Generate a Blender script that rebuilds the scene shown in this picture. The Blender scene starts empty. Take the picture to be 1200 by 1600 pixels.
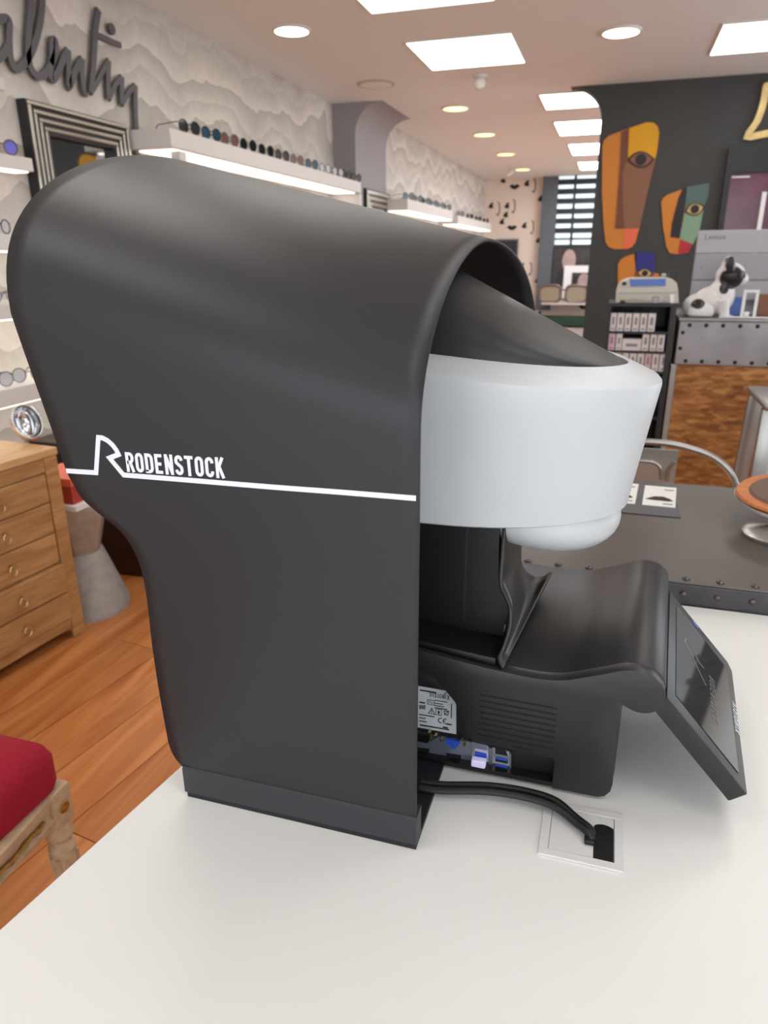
import bpy, bmesh, math, random
from mathutils import Vector, Matrix
random.seed(7)
scene = bpy.context.scene
COL = scene.collection
PI = math.pi

# ------------------------------------------------------------------ camera
FPX = 1109.0
CAMZ = 1.30
RM = ((0.955242, -0.093854, 0.280542), (0.295752, 0.324112, -0.8986), (-0.00659, 0.941352, 0.337363))
cam_d = bpy.data.cameras.new('camera')
cam_d.sensor_fit = 'HORIZONTAL'
cam_d.sensor_width = 36.0
cam_d.lens = 36.0 * FPX / 1200.0
cam_d.clip_start = 0.01
cam_d.dof.use_dof = True
cam_d.dof.focus_distance = 0.72
cam_d.dof.aperture_fstop = 11.0
cam = bpy.data.objects.new('camera', cam_d)
COL.objects.link(cam)
m4 = Matrix(RM).to_4x4()
m4.translation = (0, 0, CAMZ)
cam.matrix_world = m4
scene.camera = cam

# ------------------------------------------------------------------ world, exposure
world = bpy.data.worlds.new('world')
scene.world = world
world.use_nodes = True
bg = world.node_tree.nodes['Background']
bg.inputs[0].default_value = (0.86, 0.94, 1.0, 1)
bg.inputs[1].default_value = 2.6
vs = scene.view_settings
vs.view_transform = 'Standard'
vs.look = 'None'
vs.gamma = 1.0
vs.use_curve_mapping = False
vs.exposure = 0.16
PANEL_STRENGTH = 4.0
DOWN_STRENGTH = 6.0

# ------------------------------------------------------------------ pixel -> point helpers (1200 x 1600 frame)
def ray(x, y):
    c = ((x - 600) / FPX, -(y - 800) / FPX, -1.0)
    return Vector([sum(RM[i][k] * c[k] for k in range(3)) for i in range(3)])
CAMP = Vector((0, 0, CAMZ))
def onx(x, y, X): d = ray(x, y); return CAMP + d * (X / d.x)
def ony(x, y, Y): d = ray(x, y); return CAMP + d * (Y / d.y)
def onz(x, y, Z): d = ray(x, y); return CAMP + d * ((Z - CAMZ) / d.z)

# ------------------------------------------------------------------ materials
def lin(c):
    c = c / 255.0
    return c / 12.92 if c <= 0.04045 else ((c + 0.055) / 1.055) ** 2.4
def rgb(r, g, b): return (lin(r), lin(g), lin(b), 1)
def mat(name, col, rough=0.5, metal=0.0, var=0.0, vscale=20.0, bump=0.0, bscale=200.0, spec=0.5, coat=0.0, stretch=(1, 1, 1), emit=None, es=0.0, trans=0.0):
    m = bpy.data.materials.new(name)
    m.use_nodes = True
    nt = m.node_tree
    b = nt.nodes['Principled BSDF']
    b.inputs['Base Color'].default_value = col
    b.inputs['Roughness'].default_value = rough
    b.inputs['Metallic'].default_value = metal
    b.inputs['Specular IOR Level'].default_value = spec
    b.inputs['Coat Weight'].default_value = coat
    b.inputs['Transmission Weight'].default_value = trans
    tc = nt.nodes.new('ShaderNodeTexCoord')
    mp = nt.nodes.new('ShaderNodeMapping')
    mp.inputs['Scale'].default_value = stretch
    nt.links.new(tc.outputs['Object'], mp.inputs['Vector'])
    if var > 0:
        n = nt.nodes.new('ShaderNodeTexNoise')
        n.inputs['Scale'].default_value = vscale
        n.inputs['Detail'].default_value = 5
        nt.links.new(mp.outputs[0], n.inputs['Vector'])
        r = nt.nodes.new('ShaderNodeValToRGB')
        r.color_ramp.elements[0].position = 0.3
        r.color_ramp.elements[1].position = 0.7
        r.color_ramp.elements[0].color = tuple(max(0, c * (1 - var)) for c in col[:3]) + (1,)
        r.color_ramp.elements[1].color = tuple(min(1, c * (1 + var)) for c in col[:3]) + (1,)
        nt.links.new(n.outputs['Fac'], r.inputs[0])
        nt.links.new(r.outputs[0], b.inputs['Base Color'])
    if bump > 0:
        n2 = nt.nodes.new('ShaderNodeTexNoise')
        n2.inputs['Scale'].default_value = bscale
        n2.inputs['Detail'].default_value = 4
        nt.links.new(mp.outputs[0], n2.inputs['Vector'])
        bp = nt.nodes.new('ShaderNodeBump')
        bp.inputs['Strength'].default_value = bump
        bp.inputs['Distance'].default_value = 0.002
        nt.links.new(n2.outputs['Fac'], bp.inputs['Height'])
        nt.links.new(bp.outputs[0], b.inputs['Normal'])
    if emit:
        b.inputs['Emission Color'].default_value = emit
        b.inputs['Emission Strength'].default_value = es
    return m

M = {}
M['hood'] = mat('hood_black', rgb(39, 39, 42), 0.44, bump=0.05, bscale=900)
M['hoodbase'] = mat('hood_base_grey', rgb(50, 51, 56), 0.5)
M['plate'] = mat('plate_dark', rgb(20, 20, 26), 0.5)
M['white_print'] = mat('white_print', rgb(238, 240, 248), 0.5)
M['head_white'] = mat('head_white', rgb(204, 206, 209), 0.38)
M['dome_white'] = mat('dome_white', rgb(200, 202, 205), 0.38)
M['visor'] = mat('visor_black', rgb(38, 38, 40), 0.42, bump=0.05, bscale=900)
M['dev'] = mat('device_dark', rgb(39, 38, 40), 0.38, bump=0.04, bscale=1200)
M['dev_top'] = mat('device_cover', rgb(44, 41, 40), 0.36)
M['dev_black'] = mat('device_black', rgb(16, 16, 18), 0.4)
M['slot'] = mat('slot_black', rgb(8, 8, 9), 0.7)
M['io'] = mat('io_metal', rgb(150, 158, 176), 0.35, metal=0.7)
M['chrome'] = mat('chrome', rgb(215, 215, 218), 0.08, metal=1.0)
M['gold'] = mat('screw_gold', rgb(205, 190, 150), 0.3, metal=1.0)
M['usbblue'] = mat('usb_blue', rgb(40, 80, 190), 0.4)
M['dongle'] = mat('dongle_glow', rgb(235, 232, 245), 0.4, emit=(0.35, 0.3, 1.0, 1), es=0.18)
M['sticker'] = mat('sticker_white', rgb(205, 207, 214), 0.4)
M['ink'] = mat('ink_black', rgb(18, 18, 20), 0.6)
M['screen'] = mat('screen_glass', rgb(34, 32, 34), 0.06, spec=0.8)
M['logo_faint'] = mat('logo_faint', rgb(110, 104, 104), 0.3)
M['bluedot'] = mat('sticker_blue', rgb(92, 90, 190), 0.3)
M['table_white'] = mat('table_white', rgb(241, 241, 239), 0.32, var=0.01, vscale=4)
M['grommet'] = mat('grommet_white', rgb(228, 228, 228), 0.45)
M['cable'] = mat('cable_black', rgb(22, 22, 24), 0.45)
M['ceil'] = mat('ceiling_paint', rgb(236, 236, 234), 0.6)
M['wallwhite'] = mat('wall_white', rgb(205, 200, 195), 0.8)
M['jamb'] = mat('jamb_grey', rgb(150, 146, 148), 0.6)
M['blackwall'] = mat('wall_charcoal', rgb(58, 58, 57), 0.6, var=0.08, vscale=3)
M['shelf'] = mat('shelf_white', rgb(218, 214, 210), 0.45)
M['letter'] = mat('letter_metal', rgb(92, 90, 94), 0.45, metal=0.3)
M['darkframe'] = mat('frame_black', rgb(34, 32, 36), 0.4)
M['silver'] = mat('frame_silver', rgb(200, 194, 182), 0.25, metal=0.9)
M['mirror'] = mat('mirror_glass', rgb(190, 192, 195), 0.03, metal=1.0)
M['concrete'] = mat('concrete', rgb(168, 164, 160), 0.8, var=0.12, vscale=30, bump=0.3, bscale=120)
M['concrete2'] = mat('concrete_warm', rgb(166, 146, 130), 0.8, var=0.12, vscale=30, bump=0.3, bscale=120)
M['redbox'] = mat('red_card', rgb(176, 60, 44), 0.6)
M['whitecard'] = mat('white_card', rgb(236, 234, 232), 0.6)
M['darkwood'] = mat('dark_wood', rgb(48, 24, 18), 0.4, var=0.3, vscale=8, stretch=(1, 1, 6))
M['velvet'] = mat('velvet_red', rgb(168, 10, 44), 0.85, var=0.1, vscale=90, bump=0.5, bscale=500)
M['cream'] = mat('cream_paint', rgb(196, 172, 140), 0.55, var=0.15, vscale=60)
M['gilt'] = mat('gilt', rgb(165, 118, 50), 0.4, metal=0.5, var=0.3, vscale=120)
M['dtable'] = mat('dark_metal_table', rgb(104, 98, 94), 0.36, metal=0.55, var=0.12, vscale=6, bump=0.1, bscale=60)
M['dapron'] = mat('dark_metal_apron', rgb(80, 78, 80), 0.4, metal=0.5, var=0.2, vscale=30, bump=0.2, bscale=80)
M['rivet'] = mat('rivet', rgb(96, 90, 88), 0.35, metal=0.8)
M['rivetdark'] = mat('rivet_dark', rgb(48, 42, 42), 0.4, metal=0.6)
M['zinc'] = mat('zinc_band', rgb(150, 146, 148), 0.42, metal=0.6, var=0.18, vscale=7)
M['galv'] = mat('galvanised_steel', rgb(176, 174, 170), 0.3, metal=0.85, var=0.08, vscale=10)
M['orangewood'] = mat('orange_wood', rgb(196, 116, 60), 0.45, var=0.2, vscale=20, stretch=(1, 6, 1))
M['brownfelt'] = mat('brown_felt', rgb(112, 90, 78), 0.7)
M['mat_dark'] = mat('display_mat', rgb(88, 88, 92), 0.5)
M['bookcase'] = mat('bookcase_black', rgb(40, 40, 44), 0.5)
M['boxwhite'] = mat('box_white', rgb(214, 208, 208), 0.6)
M['boxpink'] = mat('box_pink', rgb(214, 172, 186), 0.6)
M['boxgrey'] = mat('box_label_grey', rgb(140, 132, 136), 0.6)
M['beige'] = mat('beige_plastic', rgb(196, 192, 180), 0.45)
M['bluestrip'] = mat('blue_label', rgb(92, 124, 200), 0.5)
M['mongrey'] = mat('monitor_grey', rgb(176, 174, 180), 0.4)
M['mongrey2'] = mat('monitor_grey_dark', rgb(160, 158, 165), 0.4)
M['logo_grey'] = mat('logo_grey', rgb(118, 116, 122), 0.35, metal=0.3)
M['m_orange'] = mat('mask_orange', rgb(204, 126, 42), 0.55)
M['m_brown'] = mat('mask_brown', rgb(136, 90, 66), 0.55)
M['m_dark'] = mat('mask_dark_brown', rgb(112, 64, 44), 0.55)
M['m_yellow'] = mat('mask_yellow', rgb(222, 160, 0), 0.55)
M['m_coral'] = mat('mask_coral', rgb(226, 108, 72), 0.55)
M['m_black'] = mat('mask_black', rgb(36, 28, 30), 0.55)
M['m_teal'] = mat('mask_teal', rgb(80, 104, 98), 0.55)
M['m_green'] = mat('mask_green', rgb(128, 158, 128), 0.55)
M['m_red'] = mat('mask_red', rgb(176, 38, 52), 0.55)
M['m_blue'] = mat('mask_blue', rgb(44, 44, 130), 0.55)
M['m_cream'] = mat('mask_cream', rgb(206, 174, 110), 0.55)
M['goldletter'] = mat('gold_letter', rgb(212, 184, 128), 0.35, metal=0.6, var=0.2, vscale=12)
M['gf_black'] = mat('eyewear_black', rgb(30, 30, 34), 0.25)
M['gf_teal'] = mat('eyewear_teal', rgb(36, 66, 84), 0.25)
M['gf_brown'] = mat('eyewear_brown', rgb(110, 84, 78), 0.3)
M['gf_clear'] = mat('eyewear_clear', rgb(150, 146, 148), 0.2)
M['gf_silver'] = mat('eyewear_silver', rgb(130, 126, 128), 0.2, metal=0.9)
M['lens_dark'] = mat('lens_dark', rgb(28, 32, 38), 0.05, spec=0.8)
M['lens_teal'] = mat('lens_teal', rgb(40, 78, 98), 0.05, spec=0.8)
M['lens_brown'] = mat('lens_brown', rgb(122, 92, 84), 0.05, spec=0.8)
M['lens_olive'] = mat('lens_olive', rgb(150, 140, 116), 0.15)
M['lens_clear'] = mat('lens_clear', rgb(200, 200, 205), 0.05, spec=0.5)
M['lens_blue'] = mat('lens_blue', rgb(96, 84, 200), 0.1)
M['greenshelf'] = mat('green_shelf', rgb(18, 62, 48), 0.5)
M['slat'] = mat('blind_slat', rgb(34, 40, 44), 0.5)
M['winframe'] = mat('window_frame_grey', rgb(92, 98, 104), 0.5)
M['photo_d'] = mat('print_dark', rgb(58, 52, 54), 0.6, var=0.6, vscale=6)
M['photo_l'] = mat('print_skin', rgb(176, 150, 144), 0.6, var=0.15, vscale=8)
M['tv'] = mat('tv_panel', rgb(78, 76, 76), 0.35)
M['painted_pink'] = mat('painted_pink_reflection', rgb(104, 64, 78), 0.12, var=0.35, vscale=2.5)  # pink reflections painted as a mottled base colour
M['greyvent'] = mat('speaker_grille', rgb(186, 178, 172), 0.7)
M['led'] = mat('led_strip', rgb(250, 246, 235), 0.5, emit=(1, 0.96, 0.88, 1), es=1.3)
M['panel'] = mat('panel_diffuser', rgb(250, 248, 235), 0.5, emit=(0.98, 0.98, 0.94, 1), es=PANEL_STRENGTH)
M['panelcool'] = mat('panel_diffuser_cool', rgb(240, 244, 255), 0.5, emit=(0.92, 0.94, 1.0, 1), es=16.0)
M['down'] = mat('downlight_glow', rgb(255, 250, 230), 0.5, emit=(1, 0.93, 0.68, 1), es=DOWN_STRENGTH)
M['downyellow'] = mat('downlight_yellow', rgb(255, 245, 170), 0.5, emit=(1, 0.90, 0.34, 1), es=2.2)
M['daylight'] = mat('window_daylight', rgb(220, 235, 240), 0.3, var=0.0, emit=(0.80, 0.92, 1.0, 1), es=0.9)
M['white_rim'] = mat('lamp_rim', rgb(225, 222, 215), 0.5)

def nodes_of(m): return m.node_tree, m.node_tree.nodes['Principled BSDF']
def wood(name, c1, c2, scale, stretch, rough=0.45, perobj=0.0, rot=0.0, knots=False):
    m = bpy.data.materials.new(name); m.use_nodes = True
    nt, b = nodes_of(m)
    tc = nt.nodes.new('ShaderNodeTexCoord'); mp = nt.nodes.new('ShaderNodeMapping')
    mp.inputs['Scale'].default_value = stretch; mp.inputs['Rotation'].default_value = (0, 0, rot)
    nt.links.new(tc.outputs['Object'], mp.inputs['Vector'])
    oi = nt.nodes.new('ShaderNodeObjectInfo')
    add = nt.nodes.new('ShaderNodeVectorMath'); add.operation = 'ADD'
    nt.links.new(mp.outputs[0], add.inputs[0])
    mul = nt.nodes.new('ShaderNodeMath'); mul.operation = 'MULTIPLY'; mul.inputs[1].default_value = 37.0
    nt.links.new(oi.outputs['Random'], mul.inputs[0]); nt.links.new(mul.outputs[0], add.inputs[1])
    n = nt.nodes.new('ShaderNodeTexNoise'); n.inputs['Scale'].default_value = scale
    n.inputs['Detail'].default_value = 8; n.inputs['Distortion'].default_value = 1.2
    nt.links.new(add.outputs[0], n.inputs['Vector'])
    r = nt.nodes.new('ShaderNodeValToRGB')
    r.color_ramp.elements[0].position = 0.32; r.color_ramp.elements[1].position = 0.68
    r.color_ramp.elements[0].color = c1; r.color_ramp.elements[1].color = c2
    nt.links.new(n.outputs['Fac'], r.inputs[0])
    out = r.outputs[0]
    if knots:
        v = nt.nodes.new('ShaderNodeTexNoise'); v.inputs['Scale'].default_value = scale * 0.7; v.inputs['Detail'].default_value = 3
        nt.links.new(add.outputs[0], v.inputs['Vector'])
        r2 = nt.nodes.new('ShaderNodeValToRGB')
        r2.color_ramp.elements[0].position = 0.28; r2.color_ramp.elements[1].position = 0.36
        r2.color_ramp.elements[0].color = (0.45, 0.4, 0.38, 1); r2.color_ramp.elements[1].color = (1, 1, 1, 1)
        nt.links.new(v.outputs['Fac'], r2.inputs[0])
        mx0 = nt.nodes.new('ShaderNodeMix'); mx0.data_type = 'RGBA'; mx0.blend_type = 'MULTIPLY'
        mx0.inputs['Factor'].default_value = 0.7
        nt.links.new(out, mx0.inputs[6]); nt.links.new(r2.outputs[0], mx0.inputs[7]); out = mx0.outputs[2]
    if perobj > 0:
        hs = nt.nodes.new('ShaderNodeHueSaturation')
        mr = nt.nodes.new('ShaderNodeMapRange'); mr.inputs[3].default_value = 1 - perobj; mr.inputs[4].default_value = 1 + perobj
        nt.links.new(oi.outputs['Random'], mr.inputs[0]); nt.links.new(mr.outputs[0], hs.inputs['Value'])
        nt.links.new(out, hs.inputs['Color']); out = hs.outputs[0]
    nt.links.new(out, b.inputs['Base Color'])
    b.inputs['Roughness'].default_value = rough
    return m
PLANK_A = math.radians(8.5)
M['plank'] = wood('floor_plank', rgb(178, 104, 52), rgb(214, 142, 82), 2.2, (7, 0.7, 1), 0.38, 0.1, PLANK_A, True)
M['subfloor'] = wood('floor_wood', rgb(150, 90, 48), rgb(196, 128, 74), 2.2, (7, 0.7, 1), 0.45)
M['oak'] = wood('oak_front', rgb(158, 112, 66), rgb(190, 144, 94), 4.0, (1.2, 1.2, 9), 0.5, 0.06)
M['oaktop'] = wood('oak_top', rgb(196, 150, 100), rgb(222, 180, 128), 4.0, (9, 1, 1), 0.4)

def wallpaper():
    m = bpy.data.materials.new('wallpaper_hills'); m.use_nodes = True
    nt, b = nodes_of(m)
    tc = nt.nodes.new('ShaderNodeTexCoord'); sp = nt.nodes.new('ShaderNodeSeparateXYZ')
    nt.links.new(tc.outputs['Object'], sp.inputs[0])
    mp = nt.nodes.new('ShaderNodeMapping'); mp.inputs['Scale'].default_value = (1, 1.0, 0.9)
    nt.links.new(tc.outputs['Object'], mp.inputs['Vector'])
    n = nt.nodes.new('ShaderNodeTexNoise'); n.inputs['Scale'].default_value = 2.2; n.inputs['Detail'].default_value = 3.0; n.inputs['Roughness'].default_value = 0.42
    nt.links.new(mp.outputs[0], n.inputs['Vector'])
    def mth(op, a, bb):
        q = nt.nodes.new('ShaderNodeMath'); q.operation = op
        for i, v in enumerate((a, bb)):
            if v is None: continue
            if isinstance(v, float): q.inputs[i].default_value = v
            else: nt.links.new(v, q.inputs[i])
        return q.outputs[0]
    a = mth('MULTIPLY', sp.outputs['Z'], 6.5)
    c = mth('MULTIPLY', n.outputs['Fac'], 4.2)
    s = mth('ADD', a, c)
    fr = mth('FRACT', s, None)
    fl = mth('FLOOR', s, None)
    wn = nt.nodes.new('ShaderNodeTexWhiteNoise'); wn.noise_dimensions = '1D'
    nt.links.new(fl, wn.inputs['W'])
    g = nt.nodes.new('ShaderNodeTexNoise'); g.inputs['Scale'].default_value = 26; g.inputs['Detail'].default_value = 4
    nt.links.new(tc.outputs['Object'], g.inputs['Vector'])
    t1 = mth('MULTIPLY', fr, -0.40)
    t2 = mth('MULTIPLY', wn.outputs['Value'], 0.28)
    t3 = mth('MULTIPLY', g.outputs['Fac'], 0.3)
    v = mth('ADD', mth('ADD', mth('ADD', t1, t2), t3), 0.55)
    r = nt.nodes.new('ShaderNodeValToRGB')
    r.color_ramp.elements[0].position = 0.15; r.color_ramp.elements[1].position = 0.95
    r.color_ramp.elements[0].color = rgb(160, 152, 144); r.color_ramp.elements[1].color = rgb(224, 216, 206)
    nt.links.new(v, r.inputs[0]); nt.links.new(r.outputs[0], b.inputs['Base Color'])
    b.inputs['Roughness'].default_value = 0.75
    return m
M['wallpaper'] = wallpaper()
def osb():
    m = bpy.data.materials.new('osb_board'); m.use_nodes = True
    nt, b = nodes_of(m)
    tc = nt.nodes.new('ShaderNodeTexCoord')
    outs = []
    for ang, sc in ((0.75, 1), (-0.55, 1.25)):
        mp = nt.nodes.new('ShaderNodeMapping'); mp.inputs['Rotation'].default_value = (0, ang, 0); mp.inputs['Scale'].default_value = (19 * sc, 19, 66 * sc)
        nt.links.new(tc.outputs['Object'], mp.inputs['Vector'])
        n0 = nt.nodes.new('ShaderNodeTexNoise'); n0.inputs['Scale'].default_value = 1.4
        nt.links.new(mp.outputs[0], n0.inputs['Vector'])
        v = nt.nodes.new('ShaderNodeTexVoronoi'); v.inputs['Scale'].default_value = 1.0
        mx = nt.nodes.new('ShaderNodeMix'); mx.data_type = 'RGBA'; mx.inputs['Factor'].default_value = 0.12
        nt.links.new(mp.outputs[0], mx.inputs[6]); nt.links.new(n0.outputs['Color'], mx.inputs[7])
        nt.links.new(mx.outputs[2], v.inputs['Vector'])
        outs.append(v)
    sp = nt.nodes.new('ShaderNodeSeparateColor'); nt.links.new(outs[0].outputs['Color'], sp.inputs[0])
    sp2 = nt.nodes.new('ShaderNodeSeparateColor'); nt.links.new(outs[1].outputs['Color'], sp2.inputs[0])
    av = nt.nodes.new('ShaderNodeMath'); av.operation = 'ADD'
    nt.links.new(sp.outputs[0], av.inputs[0]); nt.links.new(sp2.outputs[1], av.inputs[1])
    hf = nt.nodes.new('ShaderNodeMath'); hf.operation = 'MULTIPLY'; hf.inputs[1].default_value = 0.5
    nt.links.new(av.outputs[0], hf.inputs[0])
    r = nt.nodes.new('ShaderNodeValToRGB')
    r.color_ramp.elements[0].position = 0.1; r.color_ramp.elements[0].color = rgb(122, 76, 36)
    r.color_ramp.elements[1].position = 0.95; r.color_ramp.elements[1].color = rgb(196, 146, 84)
    e = r.color_ramp.elements.new(0.5); e.color = rgb(160, 104, 50)
    nt.links.new(hf.outputs[0], r.inputs[0]); nt.links.new(r.outputs[0], b.inputs['Base Color'])
    b.inputs['Roughness'].default_value = 0.5
    return m
M['osb'] = osb()
M['facewall'] = mat('wallpaper_faces', rgb(236, 220, 206), 0.8, var=0.06, vscale=1.6)

# ------------------------------------------------------------------ mesh helpers
def origin_of(o):
    v = Vector((0, 0, 0))
    while o is not None:
        v = v + o.location
        o = o.parent
    return v
class MB:
    def __init__(self): self.bm = bmesh.new()
    def face(self, pts):
        vs_ = [self.bm.verts.new(p) for p in pts]
        return self.bm.faces.new(vs_)
    def box(self, x0, x1, y0, y1, z0, z1, bev=0.0, mtx=None, seg=2):
        b = bmesh.new()
        bmesh.ops.create_cube(b, size=1)
        for v in b.verts:
            v.co = Vector(((x0 + x1) / 2 + v.co.x * (x1 - x0), (y0 + y1) / 2 + v.co.y * (y1 - y0), (z0 + z1) / 2 + v.co.z * (z1 - z0)))
        if bev > 0: bmesh.ops.bevel(b, geom=list(b.edges), offset=bev, segments=seg, profile=0.5, affect='EDGES')
        self.merge(b, mtx); return self
    def merge(self, b, mtx=None):
        if mtx is not None: bmesh.ops.transform(b, matrix=mtx, verts=b.verts)
        me = bpy.data.meshes.new('tmp'); b.to_mesh(me); b.free()
        self.bm.from_mesh(me); bpy.data.meshes.remove(me); return self
    def prism(self, pts, d, bev=0.0, mtx=None):
        """closed polygon pts (3D) extruded along vector d"""
        b = bmesh.new()
        d = Vector(d)
        lo = [b.verts.new(p) for p in pts]; hi = [b.verts.new(Vector(p) + d) for p in pts]
        f0 = b.faces.new(lo); f1 = b.faces.new(hi[::-1])
        n = len(pts)
        for i in range(n): b.faces.new((lo[i], hi[i], hi[(i + 1) % n], lo[(i + 1) % n]))
        bmesh.ops.recalc_face_normals(b, faces=b.faces)
        if bev > 0:
            es = [e for e in list(f0.edges) + list(f1.edges)]
            bmesh.ops.bevel(b, geom=list(set(es)), offset=bev, segments=2, profile=0.5, affect='EDGES')
        self.merge(b, mtx); return self
    def tube(self, pts, r, n=10, cap=True):
        pts = [Vector(p) for p in pts]
        rings = []
        up = None
        for i, p in enumerate(pts):
            t = (pts[min(i + 1, len(pts) - 1)] - pts[max(i - 1, 0)]).normalized()
            if up is None:
                up = Vector((0, 0, 1)) if abs(t.z) < 0.9 else Vector((1, 0, 0))
            a = t.cross(up).normalized(); c = a.cross(t).normalized(); up = c
            rr = r[i] if isinstance(r, (list, tuple)) else r
            rings.append([self.bm.verts.new(p + a * (rr * math.cos(2 * PI * k / n)) + c * (rr * math.sin(2 * PI * k / n))) for k in range(n)])
        for i in range(len(rings) - 1):
            for k in range(n):
                self.bm.faces.new((rings[i][k], rings[i][(k + 1) % n], rings[i + 1][(k + 1) % n], rings[i + 1][k]))
        if cap:
            self.bm.faces.new(rings[0][::-1]); self.bm.faces.new(rings[-1])
        return self
    def lathe(self, prof, c, n=24, mtx=None):
        b = bmesh.new(); rings = []
        for (r, z) in prof:
            rings.append([b.verts.new((r * math.cos(2 * PI * k / n), r * math.sin(2 * PI * k / n), z)) for k in range(n)])
        for i in range(len(rings) - 1):
            for k in range(n):
                b.faces.new((rings[i][k], rings[i][(k + 1) % n], rings[i + 1][(k + 1) % n], rings[i + 1][k]))
        b.faces.new(rings[0][::-1]); b.faces.new(rings[-1])
        mm = Matrix.Translation(c)
        if mtx is not None: mm = mm @ mtx
        self.merge(b, mm); return self
    def ball(self, c, r, seg=14, ring=9, mtx=None):
        b = bmesh.new(); bmesh.ops.create_uvsphere(b, u_segments=seg, v_segments=ring, radius=1)
        rr = r if isinstance(r, (tuple, list)) else (r, r, r)
        mm = Matrix.Translation(c)
        if mtx is not None: mm = mm @ mtx
        mm = mm @ Matrix.Diagonal((rr[0], rr[1], rr[2], 1))
        self.merge(b, mm); return self
    def grid(self, rows, closed=False):
        vv = [[self.bm.verts.new(p) for p in row] for row in rows]
        for i in range(len(vv) - 1):
            m_ = len(vv[i])
            for k in range(m_ if closed else m_ - 1):
                self.bm.faces.new((vv[i][k], vv[i][(k + 1) % m_], vv[i + 1][(k + 1) % m_], vv[i + 1][k]))
        return vv
    def build(self, name, material, parent=None, loc=None, smooth=False, recalc=True, angle=35):
        bmesh.ops.remove_doubles(self.bm, verts=self.bm.verts, dist=1e-6)
        if recalc: bmesh.ops.recalc_face_normals(self.bm, faces=self.bm.faces)
        org = origin_of(parent) if parent is not None else (Vector(loc) if loc is not None else Vector((0, 0, 0)))
        for v in self.bm.verts: v.co -= org
        me = bpy.data.meshes.new(name)
        if smooth:
            for f in self.bm.faces: f.smooth = True
            lim = math.radians(angle)
            for e in self.bm.edges:
                if len(e.link_faces) == 2 and e.calc_face_angle(0) > lim: e.smooth = False
        self.bm.to_mesh(me); self.bm.free()
        o = bpy.data.objects.new(name, me)
        COL.objects.link(o)
        me.materials.append(M[material])
        if parent is not None: o.parent = parent
        elif loc is not None: o.location = loc
        return o
def thing(name, label, cat, loc, group=None):
    o = bpy.data.objects.new(name, None)
    o.empty_display_size = 0.05
    COL.objects.link(o)
    o.location = loc
    return tag(o, label, cat, group)
def tag(o, label, cat, group=None):
    o['label'] = label; o['category'] = cat
    if group: o['group'] = group
    return o
def struct(o, label=None):
    o['kind'] = 'structure'
    if label: o['label'] = label
    return o
def copy_tree(o, parent=None):
    c = o.copy(); COL.objects.link(c); c.parent = parent
    for ch in list(o.children): copy_tree(ch, c)
    return c
def ribbon2d(pts, w, closed=False):
    """mitred constant-width outline of a 2D polyline"""
    n = len(pts); L = []; Rr = []
    for i in range(n):
        p = Vector(pts[i])
        a = Vector(pts[i - 1]) if (i > 0 or closed) else None
        c = Vector(pts[(i + 1) % n]) if (i < n - 1 or closed) else None
        d1 = (p - a).normalized() if a is not None else None
        d2 = (c - p).normalized() if c is not None else None
        if d1 is None: d1 = d2
        if d2 is None: d2 = d1
        n1 = Vector((-d1.y, d1.x)); n2 = Vector((-d2.y, d2.x))
        m_ = (n1 + n2)
        if m_.length < 1e-6: m_ = n1
        m_.normalize()
        k = min(w / 2 / max(0.3, m_.dot(n1)), w * 1.3)
        L.append(p + m_ * k); Rr.append(p - m_ * k)
    return L, Rr
LIFT = [0]
def add_ribbon(mb, pts, w, fn, depth, closed=False):
    LIFT[0] = (LIFT[0] + 1) % 7
    depth = depth * (1 + 0.05 * LIFT[0])
    _add_ribbon(mb, pts, w, fn, depth, closed)
def _add_ribbon(mb, pts, w, fn, depth, closed=False):
    """ribbon quads; fn maps (a, b, h) to 3D, h from 0 to depth"""
    L, Rr = ribbon2d(pts, w, closed)
    n = len(pts)
    for i in range(n if closed else n - 1):
        j = (i + 1) % n
        q = [L[i], L[j], Rr[j], Rr[i]]
        b = bmesh.new()
        lo = [b.verts.new(fn(p.x, p.y, 0)) for p in q]; hi = [b.verts.new(fn(p.x, p.y, depth)) for p in q]
        b.faces.new(lo); b.faces.new(hi[::-1])
        for k in range(4): b.faces.new((lo[k], hi[k], hi[(k + 1) % 4], lo[(k + 1) % 4]))
        mb.merge(b)
def arc(cx, cy, rx, ry, a0, a1, n=10):
    return [(cx + rx * math.cos(math.radians(a0 + (a1 - a0) * i / n)), cy + ry * math.sin(math.radians(a0 + (a1 - a0) * i / n))) for i in range(n + 1)]
def smooth2(pts, n=6):
    out = []
    P_ = [Vector(p) for p in pts]
    for i in range(len(P_) - 1):
        p0 = P_[max(i - 1, 0)]; p1 = P_[i]; p2 = P_[i + 1]; p3 = P_[min(i + 2, len(P_) - 1)]
        for k in range(n):
            t = k / n
            out.append(0.5 * ((2 * p1) + (p2 - p0) * t + (2 * p0 - 5 * p1 + 4 * p2 - p3) * t * t + (3 * p1 - p0 - 3 * p2 + p3) * t ** 3))
    out.append(P_[-1])
    return out
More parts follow.
